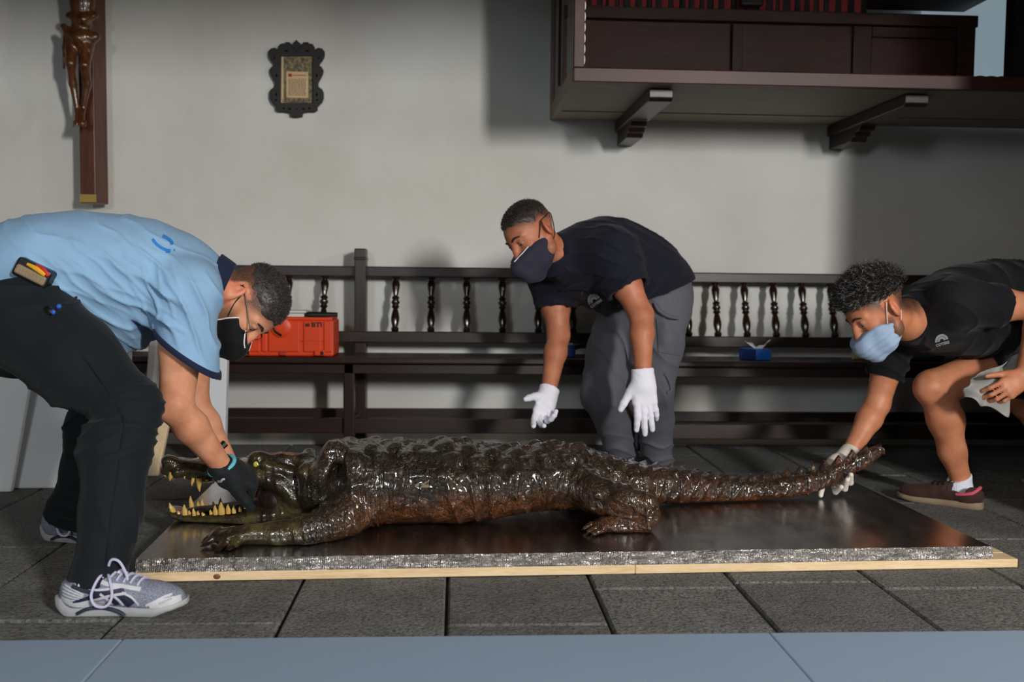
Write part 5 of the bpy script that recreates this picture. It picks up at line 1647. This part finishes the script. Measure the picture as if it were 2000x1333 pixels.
    tips = hand_sculpt(S, wrR, dH, (.12, -.55, .9), -1, [(1.25, 1.35, .9), (1.3, 1.35, .9), (1.3, 1.4, .9), (1.25, 1.4, .9)], 1.12, fat=1.42, thumb=(.5, .75, -.35))
    dn = nrm(dH)
    S.cone(wrR - fd * .008, wrR + fd * .035, .041, .043, .02, sq=((0, 1, 0), .85), cut=(1, 0))
    gv = S.build('glove', mt['black_glove'], t, .0035, lambda V, N: .0018 * folds(V, (.6, .3, .6), 130, 18, 1.8, 3))
    gv['label'] = 'black work glove with teal cuff'
    b = MB(); ring = []
    nn = nrm(np.cross(fd, np.array((0, 1., 0)))); ss = np.cross(nn, fd)
    for i in range(25):
        a = 2*math.pi*i/24; ring.append(wrR - fd*.009 + nn*.042*math.cos(a) + ss*.036*math.sin(a))
    b.tube(ring, .0062, 8, cap=False); b.build('cuff', mt['teal'], gv, smooth=True)
    gb = bvh_of(gv); o = P(431, 941, 2.90); dr = (o - Vector((0, 0, CAMZ))).normalized(); e_ = Vector((math.cos(.42), 0, math.sin(.42)))
    V, F = ribbon2([(-.014, -.001), (-.007, .003), (0, -.001), (.007, .003), (.014, .001)], .006, 4)
    b = MB(); b.add(project(gb, V, o, e_, Vector((-e_.z, 0, e_.x)), dr, .001), F); b.build('glove_mark', mt['logo_white'], gv)
    b = MB(); wl = J(428, 878, 3.2); b.tube([wl + np.array((-.02, .0, -.03)), wl + np.array((.0, -.01, .0)), wl + np.array((.02, .0, .02))], .012, 8, smooth=3); b.build('watch', mt['black_plastic'], t, smooth=True)
    # ---- shoes
    def trainer(heel, toe, lean, near):
        so, up, w2, ax, k = shoe(t, heel, toe, lean, 'trainer')
        bu = bvh_of(up); X, Yv, Zv = ax
        o = Vector(w2((0, -.12, 0)))
        def band(pts, w, mat, off=.0012, nm='stripe'):
            V2, F2 = ribbon2(pts, [x for x in w] if isinstance(w, (list, tuple)) else w, 6)
            pp = project(bu, [(v.x * k, v.y * k) for v in V2], o, X, Zv, Yv, off); ms = project.miss
            nr = len(pp) // 3; ok = [not any(3*i+j in ms for j in range(3)) for i in range(nr)]; best = (0, 0); i = 0
            while i < nr:
                j = i
                while j < nr and ok[j]: j += 1
                if j - i > best[1] - best[0]: best = (i, j)
                i = max(j, i + 1)
            b = MB(); b.add(pp[3*best[0]:3*best[1]], [f for f in F2 if max(f) < 3*(best[1] - best[0])])
            if b.F: b.build(nm, mt[mat], so)
        if near:
            band([(.018, .048), (.05, .034), (.085, .031), (.12, .036)], .012, 'shoe_white', .0010, 'heel_panel')
            for i in range(6): band([(.022 + i*.001, .082 - i*.008), (.05, .072 - i*.007), (.075 - i*.001, .058 - i*.004)], .0035, 'shoe_white', .0014, 'heel_rib')
            band([(.045, .080), (.07, .070), (.095, .062), (.125, .062)], .010, 'shoe_navy', .0016)
            band([(.05, .040), (.09, .050), (.13, .062), (.165, .066)], [.004, .012, .016, .010], 'shoe_navy', .0018)
            band([(.05, .034), (.095, .043), (.13, .054), (.17, .060)], .006, 'shoe_white', .0024)
            band([(.05, .086), (.078, .076), (.10, .069), (.135, .071), (.165, .075)], .005, 'shoe_white', .0024)
            band([(.122, .060), (.136, .048), (.145, .036), (.147, .030)], [.007, .012, .013, .012], 'shoe_navy', .0018)
            band([(.145, .060), (.162, .050), (.176, .037), (.181, .031)], [.010, .020, .024, .020], 'shoe_navy', .0018)
            band([(.138, .057), (.152, .045), (.160, .035), (.162, .030)], .006, 'shoe_white', .0026)
            band([(.112, .060), (.128, .046), (.134, .035), (.135, .030)], .006, 'shoe_white', .0026)
            band([(.160, .062), (.18, .052), (.193, .038), (.198, .031)], .005, 'shoe_white', .0026)
            band([(.214, .031), (.232, .039), (.252, .048), (.270, .052)], .005, 'shoe_white', .0026)
            band([(.222, .028), (.244, .034), (.268, .036), (.288, .040)], [.008, .018, .022, .014], 'shoe_white', .0016, 'toe_cap')
            band([(.243, .034), (.258, .0395), (.270, .044)], .006, 'shoe_sole', .0028, 'toe_mark')
            band([(.10, .092), (.13, .080), (.165, .074), (.20, .066)], .008, 'shoe_white', .0022, 'eyelet_stay')
        # dark wave in the sole
        b = MB(); ps = [(.055, -.032, .010), (.08, -.033, .022), (.115, -.032, .024), (.15, -.035, .016), (.165, -.038, .006)]
        b.tube([w2((x, y - .0015, z)) for x, y, z in ps], .0045, 6, smooth=5, flat=.4); b.build('sole_wave', mt['shoe_navy'], so, smooth=True)
        # tongue, laces
        def top(x, y, off=.003):
            q = bu.ray_cast(Vector(w2((x, y, .2))), -Zv)
            return (q[0] + Zv * off) if q[0] is not None else Vector(w2((x, y, .09)))
        b = MB(); b.tube([top(.150, 0, -.004), w2((.122, 0, .098)), w2((.102, 0, .116))], [.014, .019, .018], 10, smooth=4, flat=.4); b.build('tongue', mt['lace'], so, smooth=True)
        for i in range(6):
            x = .118 + i*.0155
            b = MB(); b.tube([top(x - .005, -.028, .001), top(x, -.014), top(x + .005, .006), top(x + .008, .024, .001)], .0038, 6, smooth=4, flat=.6); b.build('lace', mt['lace'], so, smooth=True)
        kp_ = top(.116, -.004, .006); kx, kz = .116, .112
        L_ = lambda x, y, z: Vector(w2((x, y, z)))
        b = MB(); b.tube([kp_, L_(kx - .010, -.034, .094), L_(kx - .022, -.049, .060), L_(kx - .012, -.053, .036), L_(kx + .012, -.053, .034), L_(kx + .024, -.049, .056), L_(kx + .016, -.036, .090), kp_], .0034, 6, smooth=6); b.build('lace_loop', mt['lace'], so, smooth=True)
        b = MB(); b.tube([kp_, L_(kx + .012, -.014, .130), L_(kx + .032, -.018, .128), L_(kx + .048, -.022, .102), top(kx + .052, -.024, .004)], .0034, 6, smooth=6); b.build('lace_loop', mt['lace'], so, smooth=True)
    trainer(heelR, toeR, (0, 0, 1), True)
    hl = G(84, 1052); trainer(hl, hl + (G(250, 1066) - hl).normalized() * .30, (0, -.05, 1), False)
person1()
# ------------------------------------------------------------------ person 2: navy shirt and grey trousers, behind the crocodile
def person2():
    t = thing('person', tuple(G(1265, 925).xy) + (0,), 'person in navy polo shirt and grey trousers stooping behind the crocodile, white gloves', 'person')
    hd = Head(J(1043, 461, 3.8), P(980, 515, 3.70) - P(1045, 459, 3.8), P(1010, 403, 3.8) - P(1045, 459, 3.8), 1.03)
    nb = J(1083, 500, 3.86)
    shL, shR = J(1192, 497, 3.80), J(1080, 540, 4.06)
    elL, wrL = J(1253, 615, 3.72), J(1256, 737, 3.62)
    elR, wrR = J(1091, 655, 4.0), J(1070, 772, 3.86)
    hipL, hipR = J(1288, 605, 4.06), J(1222, 618, 4.2)
    knL, anL = J(1274, 755, 3.98), J(1282, 902, 4.2)
    knR, anR = J(1174, 772, 4.05), J(1218, 902, 4.28)
    S = Sculpt()
    head_sculpt(S, hd)
    S.cone(hd.p(-.025, 0, -.045), nb, .054, .060, .02)
    ch = J(1150, 510, 3.95)
    S.chain([nb, ch, J(1230, 545, 4.08), J(1262, 595, 4.14)], [.065, .115, .115, .12], .03)
    for sh, el, wr in ((shL, elL, wrL), (shR, elR, wrR)):
        S.chain([ch, sh], [.08, .062], .03)
        S.chain([sh, sh*.5 + el*.5, el], [.066, .055, .044], .03)
        S.chain([el, el*.7 + wr*.3, wr], [.043, .044, .029], .02)
    for hp, kn, an in ((hipL, knL, anL), (hipR, knR, anR)):
        S.chain([hp, kn, an], [.085, .056, .04], .03)
    S.cone(wrL, wrL + nrm(J(1262, 800, 3.60) - wrL)*.05, .027, .02, .01); S.cone(wrR, wrR + nrm(J(1056, 822, 3.80) - wrR)*.05, .027, .02, .01)
    bod = S.mesh('body', .005)
    kp = lambda f, r, u: np.minimum(u - .022 - np.clip(f + .015, 0, 1) * .62, .093 - f - np.clip(.08 - u, 0, 1) * 1.3) * .6
    stubble_attr(bod, hd, .35, hi=-.01, keep=kp, soft=.034)
    link('body', bod, mt['skin2'], t)
    face_parts(t, hd, 1, mt['iris'], mt['hair_dark'])
    hair_mesh('hair', hd, lambda f, r, u: np.minimum(kp(f, r, u), (u - .050) * .5), .004, .0025, .0012, 12000, .008, (.1, 0, .05), 9, mt['hair_dark'], t, wid=.0007)
    # ---- trousers
    S = Sculpt()
    S.chain([J(1252, 618, 4.14), J(1268, 575, 4.14), J(1262, 550, 4.12)], [.165, .172, .155], .05)
    for hp, kn, an, sx in ((hipL, knL, anL, 0), (hipR, knR, anR, 0)):
        S.chain([hp, hp*.5 + kn*.5, kn], [.122, .104, .086], .04)
        S.chain([kn, kn*.6 + an*.4 + np.array((.012, .02, 0)), an], [.086, .074, .066], .02)
        S.cone(an, an + np.array((.005, .01, -.06)), .066, .074, .02, cut=(0, 1))
    S.plane(J(1262, 552, 4.1), nrm(np.array((-.15, 0, 1))), .006)
    def dsp(V, N):
        d = .006 * fbm(V * 7, 3, 2)
        d += .016 * folds(V * np.array([1, 1, .5]), (.6, 0, .8), 44, 5, 1.8, 15, 2.3) * sstep(.2, .35, V[:, 2])
        d += .014 * folds(V, (.1, .2, 1), 52, 6, 1.8, 17, 2.2) * sstep(.22, .1, V[:, 2])
        return d
    tr = S.build('trousers', mt['grey_trousers'], t, .006, dsp)
    bv = bvh_of(tr)
    def on(px, py, off=.0):
        o = P(px, py, 3.4); dr = (o - Vector((0, 0, CAMZ))).normalized(); h = bv.ray_cast(o, dr)
        return (h[0] - dr * off) if h[0] else P(px, py, 4.0)
    # cargo pocket with flap
    V2 = []; F2 = []; nx, ny = 14, 18
    for j in range(ny + 1):
        for i in range(nx + 1):
            u, v = i/nx, j/ny; V2.append(on(1282 + 44*u + 4*v, 622 + 66*v + 8*u, .006 + .016*math.sin(math.pi*min(max(u, 0), 1))*math.sin(math.pi*v)))
    for j in range(ny):
        for i in range(nx):
            q = j*(nx+1)+i; F2.append((q, q+1, q+nx+2, q+nx+1))
    o = link('cargo_pocket', mesh_np('cargo_pocket', V2, np.array(F2)), mt['grey_trousers'], t)
    b = MB(); b.tube([on(1278, 592, .006), on(1286, 606, .014), on(1305, 618, .022), on(1326, 622, .02)], [.006, .008, .008, .006], 6, smooth=5); b.build('pocket_flap', mt['grey_trousers'], t, smooth=True)
    b = MB(); b.tube([on(1298, 730, .004), on(1306, 742, .012), on(1311, 762, .012), on(1302, 768, .004)], .005, 6, smooth=5); b.build('tool_loop', mt['grey_trousers'], t, smooth=True)
    # ---- shirt
    S = Sculpt()
    L = nrm(shL - shR)
    S.chain([J(1275, 562, 4.12), J(1232, 535, 4.06), J(1185, 515, 3.98), J(1150, 510, 3.94), J(1118, 504, 3.89)], [.185, .192, .190, .160, .09], .06, sq=(nrm(np.cross(L, nrm(ch - J(1262, 595, 4.14)))), .88))
    S.cone(J(1130, 508, 3.93), nb, .10, .080, .04, cut=(0, 1))
    for sh, el, a_, rad, hm in ((shL, elL, .58, .088, 1), (shR, elR, .52, .082, 0)):
        hem = sh*(1-a_) + el*a_
        S.chain([ch*.5 + sh*.5, sh], [.11, .096], .05)
        S.cone(sh, hem, .096, rad, .05, cut=(0, 1))
        S.cone(sh*.5 + hem*.5, hem + nrm(hem - sh)*.03, .062, rad - .012, .004, mode='s')
    S.plane(J(1285, 572, 4.1), nrm(np.array((.35, .0, -.95))), .008, J(1210, 700, 3.8) - np.array((0, .2, 0)), J(1400, 500, 4.3) + np.array((0, .3, 0)))
    def dsp(V, N):
        d = .005 * fbm(V * 7, 3, 2)
        d += .017 * folds(V, (.75, 0, -.65), 50, 5, 1.6, 43, 2.3) * sstep(.98, .8, V[:, 2])
        d += .009 * folds(V, (.3, .2, .9), 60, 6, 1.7, 47, 2.3)
        return d
    sh = S.build('shirt', mt['navy_dark'], t, .005, dsp)
    S = Sculpt(); ca = nrm(hd.p(-.03, 0, -.06) - nb)
    S.cone(nb - ca*.02, nb + ca*.034, .096, .080, .01, cut=(1, 1)); S.cone(nb - ca*.06, nb + ca*.07, .072, .070, .004, mode='s')
    S.build('collar', mt['navy_dark'], t, .004)
    o = P(1162, 590, 3.6); dr = (o - Vector((0, 0, CAMZ))).normalized()
    emblem(t, 'chest_emblem', sh, o, (1, 0, 0), (0, 0, 1), dr, fan_emblem(.052, .034, 'COTERE', .014, .62), mt['logo_white'])
    V2, F2 = ribbon2([(-.003, -.006), (.003, .006)], .003, 3); o = P(1135, 572, 3.6)
    b = MB(); b.add(project(bvh_of(sh), V2, o, (1, 0, 0), (0, 0, 1), dr), F2, project.miss); b.build('red_tab', mt['red_print'], t)
    # ---- mask
    S = Sculpt()
    S.ell(hd.p(.066, 0, -.062), np.array((.060, .064, .060))*1.03, hd.ax(), .01)
    for g in (1, -1):
        S.chain([hd.p(.108, g*.016, -.045), hd.p(.060, g*.039, -.038), hd.p(.010, g*.045, -.040)], [.036, .034, .033], .015)
        S.chain([hd.p(.095, g*.010, -.095), hd.p(.055, g*.034, -.086), hd.p(.012, g*.045, -.068)], [.030, .030, .028], .02)
    S.chain([hd.p(.120, 0, -.022), hd.p(.150, 0, -.052), hd.p(.128, 0, -.098), hd.p(.085, 0, -.130)], [.010, .010, .010, .010], .045)
    S.plane(hd.p(.012, 0, -.06), -hd.F, .003); S.plane(hd.p(.124, 0, -.017), nrm(hd.U + .18*hd.F), .003)
    mk = S.build('mask', mt['navy_mask'], t, .004, lambda V, N: .002 * fbm(V * 30, 3, 2))
    mask_edges(mk, hd, [(f, -.019 + .18*(.124 - f)) for f in np.linspace(.158, .05, 14)] + [(f, -.0055 - .25*(.05 - f)) for f in np.linspace(.04, .016, 4)], .0026)
    for g in (1, -1):
        b = MB(); b.tube([hd.p(.036, g*.068, -.012), hd.p(.012, g*.078, .015), hd.p(-.004, g*.085, .034)], .0022, 6, smooth=5); b.build('mask_strap', mt['strap'], mk, smooth=True)
        b = MB(); b.tube([hd.p(.012, g*.068, -.06), hd.p(-.028, g*.074, -.035), hd.p(-.07, g*.066, .02), hd.p(-.098, g*.03, .035)], .0020, 6, smooth=5); b.build('mask_strap', mt['strap'], mk, smooth=True)
        b = MB(); b.tube([hd.p(-.004, g*.085, .034), hd.p(-.045, g*.078, .035), hd.p(-.098, g*.03, .035)], .0018, 6, smooth=5); b.build('mask_strap', mt['strap'], mk, smooth=True)
    b = MB(); b.sphere(hd.p(-.104, .0, .038), .007, 8, 6); b.build('strap_knot', mt['strap'], mk, smooth=True)
    # ---- gloves
    def glove(w, d, n, sd, curl, k, **kw):
        S = Sculpt(); d = nrm(d)
        hand_sculpt(S, w, d, n, sd, curl, k, fat=1.32, **kw)
        nn = nrm(np.array(n, float) - d * (np.array(n, float) @ d))
        S.cone(w - d*.03, w + d*.03, .042, .038, .012, sq=(nn, .85), cut=(1, 0))
        S.cone(w - d*.05, w - d*.015, .037, .034, .003, sq=(nn, .85), mode='s')
        g = S.build('glove', mt['white_glove'], t, .0035, lambda V, N: .0016 * folds(V, (.8, .1, .6), 120, 18, 1.8, 3))
        return g
    glove(wrL, J(1262, 800, 3.60) - wrL, (.12, -1, .1), -1, [(.12, .18, .1), (.08, .14, .1), (.10, .16, .1), (.2, .35, .3)], 1.10, thumb=(.62, .72, -.1), tcurl=.25, spread=(.04, -.03, -.12, -.24))
    glove(wrR, J(1056, 822, 3.80) - wrR, (-.2, 1, .15), 1, [(.25, .25, .15), (.45, .45, .3), (.75, .8, .5), (.9, 1.1, .6)], 1.0, thumb=(.85, .5, -.25), tcurl=.25, spread=(.1, .0, -.1, -.15))
    for an, kn in ((anL, knL), (anR, knR)):
        hl = Vector((an[0] + .05, an[1] + .05, 0.0)); shoe(t, hl, hl + Vector((-.20, -.2, 0)).normalized() * .29, (0, 0, 1), 'black')
person2()
# ------------------------------------------------------------------ person 3: black shirt and shorts, holding the tail
def person3():
    t = thing('person', tuple(G(1900, 985).xy) + (0,), 'person in black polo shirt and shorts crouching and holding up the crocodile tail', 'person')
    hd = Head(J(1717, 608, 3.28), P(1648, 668, 3.26) - P(1717, 608, 3.28), P(1674, 541, 3.28) - P(1717, 608, 3.28), 1.0)
    nb = J(1775, 625, 3.37)
    shL, shR = J(1868, 592, 3.28), J(1752, 640, 3.58)
    elL, wrL = J(2040, 600, 3.28), J(2000, 735, 3.28)
    elR, wrR = J(1714, 790, 3.58), J(1660, 885, 3.52)
    hipF, hipB = J(2040, 690, 3.68), J(2080, 680, 3.50)
    knF, anF = J(1822, 757, 3.5), J(1876, 935, 3.56)
    knB, anB = J(2003, 785, 3.75), J(2100, 930, 3.95)
    chest = J(1835, 612, 3.46)
    S = Sculpt()
    head_sculpt(S, hd)
    S.cone(hd.p(-.025, 0, -.045), nb, .053, .062, .02)
    S.chain([nb, chest, J(1940, 610, 3.54), J(2060, 650, 3.62)], [.07, .105, .11, .12], .05)
    for sh, el, wr in ((shL, elL, wrL), (shR, elR, wrR)):
        S.chain([chest, sh], [.08, .060], .03)
        S.chain([sh, sh*.5 + el*.5, el], [.062, .054, .043], .03)
        S.chain([el, el*.7 + wr*.3, wr], [.043, .045, .029], .02)
    for hp, kn, an in ((hipF, knF, anF), (hipB, knB, anB)):
        S.chain([hp, hp*.5 + kn*.5, kn], [.095, .082, .062], .03)
        c = kn*.68 + an*.32 + nrm(np.array((.6, .1, -.3)))*.018
        S.chain([kn, c, kn*.3 + an*.7, an], [.056, .061, .045, .036], .03)
    S.ell(knF + np.array((-.022, -.01, -.002)), (.04, .045, .045), k=.03)
    S.chain([anF, anF + np.array((-.008, 0, -.07))], [.036, .034], .01)
    hand_sculpt(S, wrL, J(1958, 768, 3.25) - wrL, (.2, -1, .35), -1, [(.5, .7, .4), (.6, .75, .4), (.65, .8, .4), (.7, .8, .4)], 1.0, thumb=(.5, .8, -.1), tcurl=.2)
    S.cone(wrR, J(1645, 910, 3.49), .028, .02, .01)
    bod = S.mesh('body', .005)
    kp = lambda f, r, u: np.minimum(u - .050 - np.clip(f, -.1, 1) * .25, .105 - f - np.clip(.075 - u, 0, 1) * .5) * .8
    stubble_attr(bod, hd, .85, hi=.005, keep=lambda f, r, u: np.minimum(u - .0 - np.clip(f, -.1, 1) * .9, .09 - f) * .8, soft=.05)
    link('body', bod, mt['skin3'], t)
    face_parts(t, hd, 1, mt['iris'], mt['hair_dark'])
    hair_mesh('hair', hd, lambda f, r, u: np.minimum(u - .046 - np.clip(f, -.1, 1) * .22, .112 - f) * .8, .004, .017, .007, 9000, .036, (.45, 0, .15), 15, mt['hair_grey'], t, curl=.75, wid=.0012)
    # ---- shorts
    S = Sculpt()
    S.chain([J(2075, 640, 3.62), J(2030, 630, 3.6)], [.185, .175], .05)
    hemF = hipF*.40 + knF*.60
    S.cone(hipF, hemF, .145, .112, .06, cut=(0, 1)); S.cone(hipF*.5 + hemF*.5, hemF + nrm(hemF - hipF)*.03, .09, .100, .004, mode='s')
    hemB = hipB*.45 + knB*.55
    S.cone(hipB, hemB, .15, .12, .06, cut=(0, 1))
    dsp = lambda V, N: .005*fbm(V*7, 3, 2) + .009*folds(V, (.8, 0, .5), 40, 5, 2, 5)
    S.build('shorts', mt['shorts'], t, .006, dsp)
    # ---- shirt
    S = Sculpt()
    S.chain([J(2050, 615, 3.60), J(1960, 602, 3.55), J(1880, 606, 3.49), J(1825, 618, 3.45), J(1795, 625, 3.40)], [.175, .172, .165, .13, .09], .06, sq=((.1, .3, .95), .9))
    S.cone(J(1825, 615, 3.44), nb, .10, .084, .04, cut=(0, 1))
    hemL = shL*.47 + elL*.53; hemR = shR*.36 + elR*.64
    S.chain([chest*.5 + shL*.5, shL], [.11, .085], .05); S.cone(shL, hemL, .085, .072, .04, cut=(0, 1)); S.cone(shL*.3 + hemL*.7, hemL + nrm(hemL - shL)*.03, .055, .064, .003, mode='s')
    S.chain([chest*.5 + shR*.5, shR], [.11, .085], .05); S.cone(shR, hemR, .085, .066, .04, cut=(0, 1)); S.cone(shR*.3 + hemR*.7, hemR + nrm(hemR - shR)*.03, .05, .058, .003, mode='s')
    dsp = lambda V, N: .005*fbm(V*7, 3, 2) + .016*folds(V, (.9, 0, .3), 50, 5, 1.6, 53, 2.3)*sstep(J(1880, 0, 3.5)[0], J(1960, 0, 3.5)[0], V[:, 0]) + .010*folds(V, (.5, .3, .8), 50, 5, 1.7, 57, 2.3)
    sh = S.build('shirt', mt['black_shirt'], t, .005, dsp)
    S = Sculpt(); ca = nrm(hd.p(-.03, 0, -.06) - nb)
    S.cone(nb - ca*.02, nb + ca*.03, .092, .080, .01, cut=(1, 1)); S.cone(nb - ca*.06, nb + ca*.07, .066, .066, .004, mode='s')
    S.build('collar', mt['black_shirt'], t, .004)
    o = P(1840, 668, 3.0); dr = (o - Vector((0, 0, CAMZ))).normalized()
    emblem(t, 'chest_emblem', sh, o, (1, 0, 0), (0, 0, 1), dr, fan_emblem(.048, .026, 'COTERE', .013, .28), mt['logo_white'])
    b = MB(); b.tube([Vector(nb) + Vector((-.06, -.07, .03)), Vector(nb) + Vector((-.075, -.075, -.03)), Vector(nb) + Vector((-.095, -.06, -.04))], .0011, 5, smooth=5); b.build('cord', mt['strap_white'], t)
    # ---- mask
    S = Sculpt()
    S.ell(hd.p(.060, 0, -.062), (.058, .066, .060), hd.ax(), .01)
    for g in (1, -1):
        S.chain([hd.p(.108, g*.016, -.045), hd.p(.060, g*.039, -.038), hd.p(.010, g*.045, -.040)], [.036, .034, .033], .015)
        S.chain([hd.p(.095, g*.010, -.095), hd.p(.055, g*.034, -.086), hd.p(.012, g*.045, -.068)], [.030, .030, .028], .02)
    S.chain([hd.p(.122, 0, -.028), hd.p(.124, 0, -.06), hd.p(.095, 0, -.115)], [.014, .014, .014], .04)
    S.plane(hd.p(-.006, 0, -.06), -hd.F, .003); S.plane(hd.p(.125, 0, -.022), nrm(hd.U + .20*hd.F), .003)
    S.plane(hd.p(.02, 0, -.035), nrm(hd.U*1.0 - hd.F*.55), .01)
    mk = S.build('mask', mt['blue_mask'], t, .004, lambda V, N: .0010*np.sin(((V - hd.c) @ hd.U)*300 + vnoise(V*25, 2)) + .002*fbm(V*25, 3, 2))
    for g in (1, -1):
        b = MB(); b.tube([hd.p(.034, g*.068, -.028), hd.p(.020, g*.076, .0), hd.p(.0, g*.086, .034)], .0020, 6, smooth=5); b.build('mask_strap', mt['strap_white'], mk, smooth=True)
        b = MB(); b.tube([hd.p(.004, g*.066, -.070), hd.p(-.012, g*.072, -.045), hd.p(-.026, g*.080, -.020)], .0020, 6, smooth=5); b.build('mask_strap', mt['strap_white'], mk, smooth=True)
    # ---- pale glove on the hand under the tail
    S = Sculpt()
    d = nrm(J(1640, 918, 3.46) - wrR)
    S.cone(wrR - d*.01, wrR + d*.03, .036, .036, .01, cut=(1, 0)); S.cone(wrR - d*.03, wrR, .031, .031, .003, mode='s')
    S.chain([wrR + d*.02, J(1634, 905, 3.47), J(1612, 918, 3.46)], [.034, .030, .022], .015)
    S.chain([J(1640, 912, 3.47), J(1643, 945, 3.45)], [.03, .022], .015)
    for q in ([(1630, 952, 3.44), (1632, 961, 3.385), (1643, 952, 3.35)], [(1645, 946, 3.43), (1650, 955, 3.375), (1655, 938, 3.345)], [(1655, 938, 3.42), (1661, 943, 3.375), (1662, 928, 3.345)], [(1612, 925, 3.45), (1604, 958, 3.41), (1603, 968, 3.395)]):
        S.chain([J(1640, 935, 3.46)] + [J(*w) for w in q], [.014, .0115, .0105, .0088], .004)
    g = S.build('glove', mt['latex'], t, .003); g['label'] = 'pale glove gripping the tail'
    # ---- sock and shoe
    S = Sculpt(); up = nrm(knF - anF)
    S.chain([anF + up*.01, anF + np.array((-.004, 0, -.05)), anF + np.array((-.01, 0, -.085))], [.042, .045, .048], .02)
    S.plane(anF + up*.008, up, .003)
    S.build('sock', mt['sock'], t, .004, lambda V, N: .001*np.sin(V[:, 0]*900))
    heel = G(1920, 996); toe = G(1753, 973)
    so, u_, w2, ax, k = shoe(t, heel, toe, (0, 0, 1), 'canvas')
    bu = bvh_of(u_)
    b = MB(); b.tube([w2((.085, .034, .050)), w2((.06, .038, .053)), w2((.028, .032, .062)), w2((.012, 0, .078)), w2((.028, -.032, .062)), w2((.06, -.038, .053)), w2((.085, -.034, .050))], .0065, 8, smooth=5); b.build('lining', mt['pink_lining'], so, smooth=True)
    for i in range(4):
        x = .112 + i*.018
        tp = lambda xx, y: (lambda q: (q[0] + ax[2]*.002) if q[0] is not None else Vector(w2((xx, y, .07))))(bu.ray_cast(Vector(w2((xx, y, .2))), -ax[2]))
        b = MB(); b.tube([tp(x, -.026), tp(x + .002, -.01), tp(x + .004, .01), tp(x + .004, .024)], .003, 6, smooth=4); b.build('lace', mt['shoe_black'], so, smooth=True)
    heel = Vector((anB[0] + .03, anB[1], 0.0)); shoe(t, heel, heel + Vector((-.28, -.05, 0)), (0, 0, 1), 'canvas')
    # ---- white cloth held in the other hand
    V = []; F = []; nu, nv = 26, 26
    A_, B_, C_, D_ = J(1906, 736, 3.33), J(1995, 690, 3.36), J(1880, 775, 3.30), J(1962, 812, 3.28)
    for j in range(nv + 1):
        for i in range(nu + 1):
            u, v = i/nu, j/nv
            p = (A_*(1-u) + B_*u)*(1-v) + (C_*(1-u) + D_*u)*v
            V.append(p + np.array((0, .018*math.sin(u*9 + v*3) + .012*math.sin(v*11), .006*math.sin(u*12)*v)))
    for j in range(nv):
        for i in range(nu):
            q = j*(nu+1)+i; F.append((q, q+1, q+nu+2, q+nu+1))
    o = link('cloth', mesh_np('cloth', V, np.array(F)), mt['rag'])
    m = o.modifiers.new('s', 'SOLIDIFY'); m.thickness = .003
    tag(o, 'white wiping cloth hanging from the bare hand of the crouching person', 'cloth')
person3()
